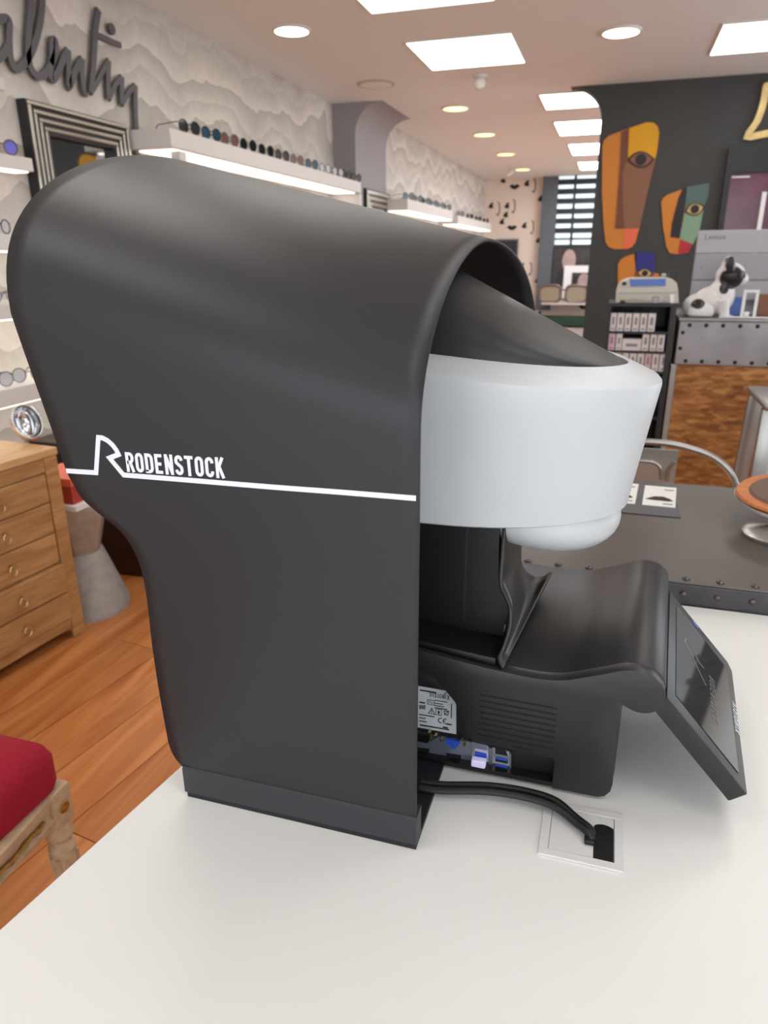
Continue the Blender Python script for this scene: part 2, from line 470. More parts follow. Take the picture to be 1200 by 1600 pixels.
# condensed capitals drawn as strokes: width 0.5, height 1
GL = {
 'R': [[(0.09, 0), (0.09, 0.91), (0.28, 0.91)] + arc(0.28, 0.71, 0.14, 0.20, 70, -70, 6) + [(0.28, 0.49), (0.09, 0.49)], [(0.27, 0.5), (0.43, 0.0)]],
 'O': [arc(0.25, 0.73, 0.16, 0.18, 0, 180, 8) + arc(0.25, 0.27, 0.16, 0.18, 180, 360, 8) + [(0.41, 0.73)]],
 'D': [[(0.09, 0.09), (0.09, 0.91), (0.24, 0.91)] + arc(0.24, 0.72, 0.17, 0.19, 70, 0, 5) + arc(0.24, 0.28, 0.17, 0.19, 0, -70, 5) + [(0.24, 0.09), (0.0, 0.09)]],
 'E': [[(0.44, 0.91), (0.09, 0.91), (0.09, 0.09), (0.44, 0.09)], [(0.09, 0.5), (0.39, 0.5)]],
 'N': [[(0.09, 0), (0.09, 1.0)], [(0.08, 0.97), (0.42, 0.03)], [(0.41, 0), (0.41, 1.0)]],
 'S': [arc(0.25, 0.73, 0.16, 0.18, 0, 190, 8) + [(0.11, 0.62), (0.39, 0.40)] + arc(0.25, 0.27, 0.16, 0.18, 10, -180, 8)],
 'T': [[(0.0, 0.91), (0.5, 0.91)], [(0.25, 0), (0.25, 0.91)]],
 'C': [arc(0.25, 0.73, 0.16, 0.18, -10, 180, 8) + arc(0.25, 0.27, 0.16, 0.18, 180, 370, 8)],
 'K': [[(0.09, 0), (0.09, 1.0)], [(0.42, 1.0), (0.14, 0.45)], [(0.2, 0.58), (0.43, 0.0)]],
 'V': [[(0.04, 1.0), (0.25, 0.0), (0.46, 1.0)]],
 'I': [[(0.12, 0), (0.12, 1.0)]],
 'X': [[(0.05, 1.0), (0.45, 0.0)], [(0.45, 1.0), (0.05, 0.0)]],
 'o': [arc(0.25, 0.32, 0.17, 0.24, 0, 360, 12)],
 'e': [[(0.08, 0.34), (0.42, 0.34)] + arc(0.25, 0.32, 0.17, 0.24, 10, 320, 10)],
 'L': [[(0.09, 1.0), (0.09, 0.07), (0.44, 0.07)]],
 'n': [[(0.09, 0), (0.09, 0.6)], [(0.09, 0.42)] + arc(0.25, 0.42, 0.16, 0.16, 160, 0, 6) + [(0.41, 0)]],
 'v': [[(0.05, 0.6), (0.25, 0.0), (0.45, 0.6)]],
}
def lettering(mb, s, fn, h, wscale, stroke, depth, gap=0.09):
    """fn maps (along, up, out) to 3D; letters h tall"""
    u = 0.0
    for ch in s:
        adv = 0.24 if ch == 'I' else 0.5
        for st in GL[ch]:
            pts = [((u + p[0] * wscale) * h, p[1] * h) for p in st]
            add_ribbon(mb, pts, stroke * h, fn, depth)
        u += (adv + gap) * wscale
    return u * h

# ------------------------------------------------------------------ setting
WX = -2.38          # left wall
AY = 6.25           # partition with the rounded opening
BY = 12.8           # far wall
RX = 2.7
FY = -2.6
CZ = 2.5
fl = struct(MB().box(WX - 0.1, RX + 0.1, FY - 0.1, BY + 0.1, -0.12, -0.013).build('floor', 'subfloor'))
dirv = Vector((math.sin(PLANK_A), math.cos(PLANK_A))); nrm = Vector((math.cos(PLANK_A), -math.sin(PLANK_A)))
def clip(poly, axis, val, keep_less):
    out = []
    for i in range(len(poly)):
        a, b = poly[i], poly[(i + 1) % len(poly)]
        ia = (a[axis] <= val) == keep_less; ib = (b[axis] <= val) == keep_less
        if ia: out.append(a)
        if ia != ib:
            t = (val - a[axis]) / (b[axis] - a[axis]); out.append(a + (b - a) * t)
    return out
PWID, PLEN = 0.185, 1.25
for i in range(-16, 12):
    for j in range(-2, 5):
        off = (i * 0.47) % 1.0 * PLEN
        s0 = j * PLEN + off; g = 0.0014
        c0 = nrm * (i * PWID)
        poly = [c0 + nrm * a + dirv * b for a, b in ((g, s0 + g), (PWID - g, s0 + g), (PWID - g, s0 + PLEN - g), (g, s0 + PLEN - g))]
        for ax, val, kl in ((0, WX + 0.005, False), (0, 1.6, True), (1, -0.7, False), (1, 4.6, True)):
            poly = clip(poly, ax, val, kl)
            if len(poly) < 3: break
        if len(poly) < 3: continue
        cx = sum(p.x for p in poly) / len(poly); cy = sum(p.y for p in poly) / len(poly)
        pb = MB().prism([(p.x - cx, p.y - cy, -0.0128) for p in poly], (0, 0, 0.0128))
        o = pb.build('plank', 'plank'); o.parent = fl; o.location = (cx, cy, 0)
# far half of the floor: one slab flush with the planks
MB().box(WX + 0.002, RX, 4.605, BY, -0.0125, -0.001).build('floor_section', 'subfloor', fl)
struct(MB().box(WX - 0.1, RX + 0.1, FY - 0.1, BY + 0.1, CZ, CZ + 0.1).build('ceiling', 'ceil'))
struct(MB().box(WX - 0.12, WX, FY, AY, -0.0, CZ).build('wall_left', 'wallpaper'), 'grey wallpaper of layered paper hills')
struct(MB().box(WX - 0.12, -2.2, 7.12, BY, 0, CZ).build('wall_left_far', 'wallpaper'))
rw_ = MB()  # unseen wall, its window bays opened and sized to add daylight
for y0, y1 in ((FY, -2.3), (-0.3, 2.7), (5.9, 6.6), (9.4, 9.6), (12.4, BY)): rw_.box(RX, RX + 0.1, y0, y1, 0, CZ)
rw_.box(RX, RX + 0.1, FY, BY, 2.4, CZ); rw_.box(RX, RX + 0.1, FY, BY, 0, 0.3)
struct(rw_.build('wall_right', 'wallwhite'))
wf = struct(MB().box(WX - 0.1, RX + 0.1, BY, BY + 0.1, 0, CZ).build('wall_back', 'facewall'), 'pale wallpaper printed with drawn eyes and lips')
# left jamb with rounded top corner, 0.87 deep
def fillet(xc, sgn, r, n=10):
    # wall corner at ceiling: concave quarter circle
    pts = [(xc, CZ - r)]
    for k in range(1, n + 1):
        a = PI / 2 * k / n
        pts.append((xc + sgn * r * (1 - math.cos(a)), CZ - r + r * math.sin(a)))
    return pts
fp = fillet(-2.18, 1, 0.24)
poly = [(WX - 0.1, 0), (-2.18, 0)] + fp + [(WX - 0.1, CZ)]
struct(MB().prism([(x, AY, z) for x, z in poly], (0, 0.87, 0)).build('wall_jamb', 'jamb', smooth=True, angle=30))
fp = fillet(-0.215, -1, 0.24)
poly = [(RX, 0), (-0.215, 0)] + fp + [(RX, CZ)]
struct(MB().prism([(x, AY, z) for x, z in poly], (0, 0.14, 0)).build('wall_partition', 'blackwall', smooth=True, angle=30), 'charcoal painted partition wall')
# unseen shop front behind the viewpoint: piers and header, openings added for daylight
sf = MB()
for x0, x1 in ((WX - 0.1, -2.1), (-0.1, 0.1), (2.3, RX + 0.1)): sf.box(x0, x1, FY - 0.1, FY, 0, CZ)
sf.box(WX - 0.1, RX + 0.1, FY - 0.1, FY, 2.35, CZ); sf.box(WX - 0.1, RX + 0.1, FY - 0.1, FY, 0, 0.35)
struct(sf.build('wall_front', 'wallwhite'))

# face motifs printed on the far wall
def flat(name, material, parent, pts, Y, d=0.004):
    return MB().prism([(p[0], Y, p[1]) for p in pts], (0, -d, 0)).build(name, material, parent)
def pxy(px, py, Y):
    q = ony(px, py, Y); return (q.x, q.z)
def motif_eye(px, py, s=0.62):
    x, z = pxy(px, py, BY)
    flat('eye_print', 'ink', wf, [(x + a * s, z + b * s) for a, b in ((-0.09, -0.04), (-0.03, 0.05), (0.05, 0.08), (0.03, 0.0), (0.06, -0.06), (-0.02, -0.08))], BY)
def motif_lips(px, py, s=0.7):
    x, z = pxy(px, py, BY)
    flat('lips_print', 'ink', wf, [(x + a * s, z + b * s) for a, b in ((-0.13, 0.02), (-0.05, 0.06), (0, 0.03), (0.05, 0.06), (0.13, 0.02), (0.04, -0.05), (-0.04, -0.05))], BY)
def motif_nose(px, py, s=0.6):
    x, z = pxy(px, py, BY)
    mb = MB()
    add_ribbon(mb, [(x - 0.03 * s, z + 0.17 * s), (x + 0.02 * s, z + 0.12 * s), (x + 0.03 * s, z - 0.08 * s), (x - 0.01 * s, z - 0.17 * s), (x - 0.05 * s, z - 0.13 * s)], 0.015, lambda a, b, h: Vector((a, BY - h, b)), 0.004)
    mb.build('nose_print', 'ink', wf)
for p in ((787, 281), (824, 286), (768, 321), (793, 321), (791, 335), (785, 346), (820, 352), (816, 415), (845, 310), (842, 375), (840, 438), (822, 473), (843, 490)): motif_eye(*p)
for p in ((804, 292), (800, 356), (912, 480)): motif_lips(*p)
for p in ((835, 290), (779, 326), (803, 322), (832, 355), (829, 420)): motif_nose(*p)

# far window with blinds, behind the opening
WY = 12.72
w1 = thing('window_1', 'far window behind dark horizontal blind slats', 'window', (pxy(890, 400, WY)[0], WY, 1.0))
del w1['category']; w1['kind'] = 'structure'
xa, zt = pxy(850, 268, WY); xb, _ = pxy(945, 268, WY); _, zb = pxy(900, 392, WY)
xc_, _ = pxy(872, 300, WY)
mbw = MB(); mbw.box(xa, xc_, WY - 0.06, WY + 0.06, 0.45, zt); mbw.box(xc_, xb, WY - 0.05, WY + 0.06, zb - 0.05, zb)
mbw.build('window_frame', 'winframe', w1)
MB().box(xc_, xb, WY + 0.03, WY + 0.05, zb, zt).build('pane', 'daylight', w1)
ys = [268, 284, 299, 314, 330, 345, 360, 373, 386]
for k, yy in enumerate(ys):
    _, z = pxy(900, yy, WY)
    hh = 0.040 if k != 7 else 0.015
    MB().box(xc_ + 0.0, xb, WY - 0.04, WY - 0.0, z - hh, z + hh).build('blind_slat', 'slat', w1)
for xx in (896,):
    x, _ = pxy(xx, 330, WY)
    MB().box(x - 0.02, x + 0.02, WY - 0.05, WY - 0.041, zb, zt).build('blind_tape', 'slat', w1)

# ------------------------------------------------------------------ ceiling lights
def panel_light(x0, x1, y0, y1, label, cool=False, grp='square ceiling panels'):
    t = thing('ceiling_panel_light', label, 'light', ((x0 + x1) / 2, (y0 + y1) / 2, CZ), grp)
    MB().box(x0 + 0.01, x1 - 0.01, y0 + 0.01, y1 - 0.01, CZ - 0.006, CZ - 0.001).build('diffuser', 'panelcool' if cool else 'panel', t)
    f = MB()
    f.box(x0, x0 + 0.01, y0, y1, CZ - 0.009, CZ - 0.0005); f.box(x1 - 0.01, x1, y0, y1, CZ - 0.009, CZ - 0.0005)
    f.box(x0 + 0.01, x1 - 0.01, y0, y0 + 0.01, CZ - 0.009, CZ - 0.0005); f.box(x0 + 0.01, x1 - 0.01, y1 - 0.01, y1, CZ - 0.009, CZ - 0.0005)
    f.build('frame', 'white_rim', t)
panel_light(-1.325, -0.687, 4.70, 5.40, 'square ceiling light panel just before the small ceiling sensor')
panel_light(-1.345, -0.69, 3.44, 4.14, 'square ceiling light panel cut off by the top of the photo')
panel_light(0.43, 1.07, 4.92, 5.60, 'square ceiling light panel at the upper right corner, over the charcoal wall')
panel_light(-0.715, -0.07, 6.42, 7.06, 'ceiling light panel cut to a triangle by the rounded opening')
panel_light(-0.70, -0.06, 7.70, 8.52, 'cool white ceiling panel, largest of the three beyond the opening', True, 'cool panels beyond the opening')
panel_light(-0.66, -0.02, 9.22, 10.15, 'cool white ceiling panel, middle of the three beyond the opening', True, 'cool panels beyond the opening')
panel_light(-0.64, 0.0, 10.95, 11.85, 'cool white ceiling panel just above the window blinds', True, 'cool panels beyond the opening')
for yy in (2.2, 0.95, -0.3):  # unseen panels added to give the table top light
    panel_light(-1.345, -0.70, yy, yy + 0.65, 'unseen square ceiling light panel added above and behind the viewpoint')
    panel_light(0.43, 1.07, yy, yy + 0.65, 'unseen square ceiling light panel added above and behind the viewpoint')
def downlight(x, y, label, key, r=0.11):
    t = thing('ceiling_downlight', label, 'light', (x, y, CZ), 'round ceiling downlights')
    MB().lathe([(r - 0.006, CZ - 0.012), (r - 0.006, CZ - 0.002)], (x, y, 0), 28).build('glow_disc', key, t)
    b = MB()
    rows = [[(x + rr * math.cos(2 * PI * k / 28), y + rr * math.sin(2 * PI * k / 28), z) for k in range(28)] for rr, z in ((r - 0.006, CZ - 0.013), (r + 0.004, CZ - 0.013), (r + 0.012, CZ - 0.001), (r - 0.006, CZ - 0.001))]
    b.grid(rows, True); b.build('rim', 'white_rim', t)
downlight(-1.853, 4.27, 'round white downlight nearest the wallpapered wall, above the white shelf', 'down', 0.10)
downlight(-0.10, 4.89, 'round white downlight between the two square panels on the right', 'down', 0.105)
for yy, lb in ((6.73, 'yellowish round downlight just inside the rounded opening'), (8.18, 'second yellowish round downlight beyond the opening'), (9.76, 'third yellowish round downlight beyond the opening'), (11.48, 'yellowish round downlight farthest down the back room')):
    downlight(-1.437, yy, lb, 'downyellow')
t = thing('ceiling_speaker', 'flat round ceiling speaker left of the lit square panel', 'speaker', (-1.813, 5.68, CZ))
MB().lathe([(0.135, CZ - 0.008), (0.14, CZ - 0.001)], (-1.813, 5.68, 0), 32).build('grille', 'greyvent', t)
MB().lathe([(0.10, CZ - 0.011), (0.12, CZ - 0.0085)], (-1.813, 5.68, 0), 32).build('cone_ring', 'ceil', t)
t = thing('ceiling_sensor', 'small white dome sensor on the ceiling behind the square panel', 'sensor', (-1.04, 5.66, CZ))
MB().lathe([(0.05, CZ - 0.02), (0.055, CZ - 0.001)], (-1.04, 5.66, 0), 20).build('mount', 'white_rim', t)
MB().ball((-1.04, 5.66, CZ - 0.05), (0.042, 0.042, 0.045)).build('dome', 'white_rim', t, smooth=True)
q = onz(796, 268, 2.44)
t = thing('spotlight', 'tiny white spotlight at the far end of the back room ceiling', 'light', (q.x, q.y, CZ))
MB().tube([(q.x, q.y, CZ - 0.001), (q.x, q.y, CZ - 0.06)], 0.015).build('stem', 'white_rim', t)
MB().tube([(q.x - 0.03, q.y, CZ - 0.10), (q.x + 0.05, q.y, CZ - 0.05)], 0.035, 12).build('lamp_head', 'white_rim', t)

# ------------------------------------------------------------------ white table
t = thing('white_table', 'white laminate table that carries the hooded eye scanner', 'table', (0.3, 0.4, 0))
TZ = 0.75
tl = [(-0.563, -0.35), (1.15, -0.35), (1.15, 1.163), (-0.337, 1.163)]
MB().prism([(x, y, TZ - 0.028) for x, y in tl], (0, 0, 0.028), 0.0012).build('table_top', 'table_white', t)
for x, y in ((-0.42, -0.2), (1.05, -0.2), (1.05, 1.06), (-0.25, 1.06)):
    MB().box(x - 0.03, x + 0.03, y - 0.03, y + 0.03, 0, TZ - 0.0285, 0.003).build('leg', 'table_white', t)
MB().box(-0.22, 1.02, 1.04, 1.06, 0.62, TZ - 0.0285).build('stretcher', 'table_white', t)

# ------------------------------------------------------------------ hood (bent sheet) on its base
OX = Vector((0, 0.53, TZ))
def D(x, w, z): return Vector((x, 0.53 + w, TZ + z))
W0 = 0.004
hood = thing('scanner_hood', 'large bent black sheet hood with white lettering over the eye scanner', 'hood', D(-0.27, 0.30, 0))
left = [(-0.392, 0.034), (-0.402, 0.045), (-0.408, 0.060), (-0.410, 0.085), (-0.412, 0.128), (-0.413, 0.181), (-0.412, 0.224), (-0.413, 0.259), (-0.419, 0.284), (-0.432, 0.304), (-0.457, 0.322), (-0.471, 0.334), (-0.478, 0.347), (-0.484, 0.361), (-0.491, 0.392), (-0.500, 0.431), (-0.509, 0.470), (-0.5165, 0.505)]
XR = -0.136
rows = []
NU = 22
AN, AF = 0.305, 0.32
def line(p, q): return [Vector(p).lerp(Vector(q), k / NU) for k in range(NU + 1)]
lp = smooth2(left, 3)
z0r, z1r = 0.034, 0.417
for p in lp:
    f = (p.y - 0.034) / (0.505 - 0.034)
    rows.append(line(D(p.x, W0, p.y), D(XR, W0, z0r + (z1r - z0r) * f)))
NA = 56
for k in range(1, NA):
    a = PI * k / NA
    hw = AN if a < PI / 2 else AF
    w = W0 + AN - hw * math.cos(a)
    rows.append(line(D(-0.5165 - 0.004 * math.sin(a), w, 0.505 + 0.157 * math.sin(a) ** 0.8), D(XR + 0.026 * max(0, -math.cos(a)) ** 1.2, w, 0.417 + 0.15 * math.sin(a))))
for p in lp[::-1]:
    f = (p.y - 0.034) / (0.505 - 0.034)
    rows.append(line(D(p.x, W0 + AN + AF, p.y), D(XR + 0.026 * f ** 2, W0 + AN + AF, z0r + (z1r - z0r) * f)))
hb = MB(); hb.grid(rows)
ho = hb.build('bent_sheet', 'hood', hood, smooth=True, angle=60)
sm = ho.modifiers.new('solid', 'SOLIDIFY'); sm.thickness = 0.0035; sm.offset = 0.0
for w0, nm in ((0.0, 'base_rail'), (W0 + AN + AF - 0.018, 'base_rail')):
    b = MB()
    b.prism([D(-0.394, w0, 0.006), D(-0.394, w0, 0.036), D(-0.394, w0 + 0.002, 0.038), D(-0.394, w0 + 0.020, 0.038), D(-0.394, w0 + 0.020, 0.006)], (0.394 - 0.135, 0, 0))
    b.build(nm, 'hoodbase', hood)
MB().box(-0.391, -0.135, 0.53, 0.53 + W0 + AN + AF + 0.002, TZ + 0.0005, TZ + 0.006).build('base_plate', 'plate', hood)
# emblem and lettering on the near side
PWf = 0.53 + W0 - 0.0019
def on_panel(px, py): q = ony(px, py, PWf); return (q.x, q.z)
fnp = lambda a, b, h: Vector((a, PWf - h, b))
emb = MB()
pts = [(104, 735.5), (150.5, 738.5), (154, 683.5), (160, 684), (168, 688), (176, 695), (182, 703), (185.5, 710), (171.5, 715.5), (193.5, 742)]
pts += [(300, 750.5), (420, 760.5), (540, 769.5), (650, 778.5)]
add_ribbon(emb, [on_panel(*p) for p in pts], 0.0046, fnp, 0.0004)
emb.build('emblem_line', 'white_print', hood)
a0 = Vector(on_panel(199, 737)); a1 = Vector(on_panel(352, 747.5)); at_ = Vector(on_panel(198.5, 706.5))
ux = (a1 - a0); L_ = ux.length; ux.normalize(); uy = Vector((0, 1)); hh = (at_ - a0).length
def fnt(a, b, h):
    p = a0 + ux * a + uy * b
    return Vector((p.x, PWf - h, p.y))
NL = 10
adv = 0.5 * NL + 0.10 * (NL - 1)
let = MB(); lettering(let, 'RODENSTOCK', fnt, hh, L_ / hh / adv, 0.155, 0.0004, 0.10)
let.build('lettering', 'white_print', hood)

# ------------------------------------------------------------------ the scanner
dev = thing('eye_scanner', 'black and white tabletop eye scanner under the bent hood', 'scanner', D(-0.1, 0.28, 0))
WN, WF = 0.122, 0.415
topc = smooth2([(-0.30, 0.165), (-0.166, 0.150), (-0.078, 0.140), (-0.022, 0.139), (0.018, 0.152), (0.048, 0.1635), (0.068, 0.162), (0.081, 0.153), (0.0865, 0.139), (0.083, 0.126), (0.074, 0.1185), (0.062, 0.117), (0.052, 0.1205), (0.043, 0.125)], 6)
body_pts = [(-0.30, 0.004), (0.034, 0.004), (0.041, 0.007), (0.046, 0.014), (0.0475, 0.024), (0.046, 0.07), (0.043, 0.12)] + [(p.x, p.y) for p in topc[::-1]]
def yawed(mb):
    for v in mb.bm.verts:
        f = min(1.0, max(0.0, (v.co.x + 0.08) / 0.08))
        v.co.x += 0.07 * (v.co.y - 0.53 - WN) * f * f * (3 - 2 * f)
    return mb
yawed(MB().prism([D(x, WN + 0.016, z) for x, z in body_pts], (0, WF - WN - 0.016, 0), 0.002)).build('body_shell', 'dev', dev, smooth=True, angle=40)
# near side panel with the port recess cut out
side_pts = [(-0.014, 0.004), (0.034, 0.004), (0.041, 0.007), (0.046, 0.014), (0.0475, 0.024), (0.046, 0.07), (0.043, 0.12)] + [(p.x, p.y) for p in topc[::-1]] + [(-0.30, 0.130), (-0.150, 0.122), (-0.124, 0.092), (-0.106, 0.050), (-0.098, 0.0455), (-0.016, 0.043), (-0.014, 0.040)]
MB().prism([D(x, WN, z) for x, z in side_pts], (0, 0.0165, 0), 0.0012).build('side_panel', 'dev', dev, smooth=True, angle=40)
MB().box(-0.30, -0.0142, 0.53 + WN + 0.003, 0.53 + WN + 0.016, TZ + 0.004, TZ + 0.0095).build('recess_sill', 'dev_black', dev)
for k in range(9):  # dark strips laid on the panel paint the shade of cut slots
    q0 = 0.108 - k * 0.0073
    s0 = -0.097 if k < 8 else -0.058
    s1 = -0.016 if k < 8 else -0.037
    b = MB(); b.prism([D(s0, WN - 0.0004, q0), D(s1, WN - 0.0004, q0 - 0.0012), D(s1, WN - 0.0004, q0 - 0.0030), D(s0, WN - 0.0004, q0 - 0.0014)], (0, 0.0012, 0))
    b.build('vent_slot_shade', 'slot', dev)
# sticker
PS = 0.53 + WN + 0.0155
def sp_(px, py): q = ony(px, py, PS); return Vector((q.x, PS, q.z))
stk = MB().prism([sp_(640, 1069), sp_(708, 1081), sp_(713, 1089), sp_(713, 1147), sp_(640, 1134)], (0, -0.0004, 0)).build('rating_label', 'sticker', dev)
stk['label'] = 'white rating label with black print'
PS2 = PS - 0.0005
def sfn(px0, py0, slope=0.17):
    o0 = ony(px0, py0, PS2); o1 = ony(px0 + 50, py0 + 50 * slope, PS2)
    d = (o1 - o0); sc = d.length / 50; d.normalize()
    return (lambda a, b, h: o0 + d * a + Vector((0, -h, b))), sc
b = MB(); f, sc = sfn(671, 1088.5); lettering(b, 'VISIONIX', f, 0.0060, 0.95, 0.12, 0.0002, 0.12)
def bar(px, py, wpx, hpx):
    f, sc = sfn(px, py); add_ribbon(b, [(0, 0), (wpx * sc, 0)], hpx * sc, f, 0.0002)
for (px, py, w_, h_) in ((656, 1078, 26, 2.4), (655, 1097, 9, 2.2), (679, 1094, 20, 1.4), (679, 1098.5, 13, 1.4), (679, 1102, 15, 1.4), (679, 1105.5, 20, 1.6), (655, 1116, 24, 1.6), (655, 1121, 10, 1.6), (655, 1126, 12, 1.6), (656, 1132.5, 46, 2.2), (697, 1131, 9, 2.4), (692, 1136, 8, 2.4)): bar(px, py, w_, h_)
for k in range(6): f, sc = sfn(655.5 + k * 1.7, 1104); add_ribbon(b, [(0, 0.002), (0, -0.0035)], (0.0009 if k % 2 else 0.0005), f, 0.0002)
# square wave symbol, triangle, person box, bin, CE mark
f, sc = sfn(668, 1100); add_ribbon(b, [(0, 0), (0.008, 0), (0.008, 0.006), (0, 0.006)], 0.0006, f, 0.0002, True)
add_ribbon(b, [(0.001, 0.002), (0.003, 0.0045), (0.005, 0.0015), (0.007, 0.004)], 0.0005, f, 0.0002)
f, sc = sfn(669.5, 1114.5); add_ribbon(b, [(0, 0), (0.0075, 0), (0.00375, 0.0075)], 0.0007, f, 0.0002, True); add_ribbon(b, [(0.00375, 0.0015), (0.00375, 0.005)], 0.0008, f, 0.0002)
f, sc = sfn(681, 1116.5); add_ribbon(b, [(0, 0), (0.0065, 0), (0.0065, 0.0075), (0, 0.0075)], 0.0006, f, 0.0002, True); add_ribbon(b, [(0.0033, 0.001), (0.0033, 0.0055)], 0.0015, f, 0.0002); add_ribbon(b, [(0.0015, 0.004), (0.005, 0.004)], 0.0009, f, 0.0002)
f, sc = sfn(694, 1117.5); add_ribbon(b, [(0.0008, 0.001), (0, 0.006), (0.005, 0.006), (0.0042, 0.001)], 0.0009, f, 0.0002, True); add_ribbon(b, [(0, 0.0005), (0.005, 0.0068)], 0.0007, f, 0.0002)
f, sc = sfn(684, 1128.5)
add_ribbon(b, arc(0.0035, 0.003, 0.0028, 0.0032, 70, 290, 8), 0.0010, f, 0.0002)
add_ribbon(b, arc(0.0090, 0.003, 0.0028, 0.0032, 70, 290, 8), 0.0010, f, 0.0002); add_ribbon(b, [(0.0065, 0.003), (0.0090, 0.003)], 0.0009, f, 0.0002)
f, sc = sfn(705, 1122); add_ribbon(b, [(0, 0), (0, 0.019)], 0.0011, f, 0.0002)
f, sc = sfn(694, 1086); add_ribbon(b, [(0, 0.0), (0.0012, 0.0025), (0.003, 0.0032)], 0.0009, f, 0.0002)
b.build('label_print', 'ink', stk)
# input / output plate with ports
PP = PS
def iop(px, py): q = ony(px, py, PP); return Vector((q.x, PP, q.z))
io = MB().prism([iop(630, 1139), iop(735, 1157), iop(799, 1176), iop(799, 1213), iop(735, 1198), iop(630, 1179)], (0, -0.003, 0)).build('port_plate', 'io', dev)
io['label'] = 'bare metal plate of connectors'
def slab_px(poly, Y, d, name, material, parent, bev=0.0):
    pts = [ony(px, py, Y) for px, py in poly]
    return MB().prism(pts, (0, -d, 0), bev).build(name, material, parent)
PQ = PP - 0.0031
slab_px([(648, 1143), (672, 1147), (670, 1158), (648, 1154)], PQ, 0.004, 'serial_port', 'dev_black', io)
slab_px([(697, 1152), (720, 1156), (716, 1164), (700, 1161)], PQ, 0.004, 'video_port', 'usbblue', io)
slab_px([(704, 1161), (713, 1163), (712, 1168), (705, 1166.5)], PQ, 0.003, 'video_port_tab', 'usbblue', io)
slab_px([(697, 1175), (721, 1179), (721, 1188), (700, 1185)], PQ, 0.0012, 'display_port', 'chrome', io)
slab_px([(699, 1177), (720, 1180.5), (719.5, 1186), (701, 1183.5)], PQ - 0.0013, 0.0006, 'display_port_slot', 'slot', io)
slab_px([(648, 1167), (671, 1170), (670, 1176), (648, 1174)], PQ, 0.0008, 'display_port_slot', 'slot', io)
for (px, py) in ((672, 1142), (678, 1150), (682, 1147), (691, 1152), (722, 1154), (727, 1161), (674, 1152)):
    q = ony(px, py, PQ)
    MB().tube([q, q + Vector((0, -0.0055, 0))], 0.0019, 8).build('port_screw', 'gold', io)
def usb_stack(x0, x1, y0, slope, rows_, lab):
    f = [(x0, y0), (x1, y0 + slope * (x1 - x0)), (x1, y0 + slope * (x1 - x0) + rows_ * 14 + 1), (x0, y0 + rows_ * 14 + 1)]
    s = slab_px(f, PQ, 0.003, 'port_housing', 'chrome', io)
    return s
h1 = usb_stack(738, 764, 1156, 0.2, 2.6, '')
slab_px([(742, 1161), (760, 1165), (760, 1172), (742, 1168)], PQ - 0.0031, 0.0006, 'port_opening', 'io', h1)
slab_px([(742, 1174), (760, 1178), (760, 1186), (742, 1182)], PQ - 0.0031, 0.0006, 'usb_port', 'usbblue', h1)
h2 = usb_stack(770, 797, 1163, 0.25, 3.1, '')
slab_px([(774, 1167), (789, 1171), (793, 1181), (774, 1177)], PQ - 0.0031, 0.0006, 'port_opening', 'slot', h2)
for yy in (1182, 1193):
    slab_px([(774, yy), (793, yy + 4), (793, yy + 11), (774, yy + 7)], PQ - 0.0031, 0.0006, 'usb_port', 'usbblue', h2)
    slab_px([(774, yy + 4), (793, yy + 8), (793, yy + 11), (774, yy + 7)], PQ - 0.0038, 0.0004, 'usb_contact', 'slot', h2)
usb = thing('usb_dongle', 'white usb receiver glowing blue, plugged into the port plate', 'usb stick', ony(748, 1186, PQ))
q = ony(748, 1194, PQ - 0.012)
MB().box(q.x - 0.0085, q.x + 0.0075, PQ - 0.014, PQ - 0.005, q.z - 0.004, q.z + 0.005, 0.0015).build('cap', 'dongle', usb)
q = ony(750, 1184, PQ - 0.004)
MB().box(q.x - 0.006, q.x + 0.006, PQ - 0.005, PQ - 0.0038, q.z - 0.005, q.z - 0.001).build('plug', 'gold', usb)

# neck: ruled shell between near and far profiles
near = [(-0.088, 0.18, 0.2835), (-0.087, 0.165, 0.244), (-0.086, 0.16, 0.221), (-0.079, 0.155, 0.209), (-0.074, 0.15, 0.201), (-0.072, 0.145, 0.188), (-0.073, 0.14, 0.176), (-0.077, 0.135, 0.159), (-0.080, 0.13, 0.149), (-0.075, 0.126, 0.141)]
far = [(-0.088, 0.345, 0.2835), (-0.087, 0.345, 0.235), (-0.0865, 0.345, 0.205), (-0.086, 0.345, 0.185), (-0.085, 0.345, 0.170), (-0.080, 0.345, 0.160), (-0.073, 0.345, 0.153), (-0.064, 0.345, 0.150), (-0.053, 0.345, 0.152), (-0.044, 0.345, 0.160)]
near = smooth2(near, 4); far = smooth2(far, 4)
rows = []
for pn, pf in zip(near, far):
    rows.append([D(*(pn.lerp(pf, k / 10))) for k in range(11)])
nb = MB(); nb.grid(rows)
ne = nb.build('neck_cover', 'dev_top', dev, smooth=True, angle=60)
so = ne.modifiers.new('solid', 'SOLIDIFY'); so.thickness = 0.0035; so.offset = 0
nk = [(-0.23, 0.148), (-0.094, 0.145), (-0.092, 0.205), (-0.0935, 0.2835), (-0.23, 0.2835)]
MB().prism([D(x, 0.192, z) for x, z in nk], (0, 0.15, 0), 0.003).build('neck', 'dev_black', dev, smooth=True)
npl = [(-0.23, 0.2835), (-0.0925, 0.2835), (-0.0915, 0.244), (-0.0905, 0.221), (-0.084, 0.209), (-0.080, 0.201), (-0.078, 0.188), (-0.079, 0.176), (-0.083, 0.160), (-0.083, 0.151), (-0.23, 0.160)]
MB().prism([D(x, 0.176, z) for x, z in npl], (0, 0.008, 0)).build('neck_plate', 'dev_black', dev)
nl = smooth2([(-0.30, 0.163), (-0.19, 0.1535), (-0.083, 0.1405)], 4)
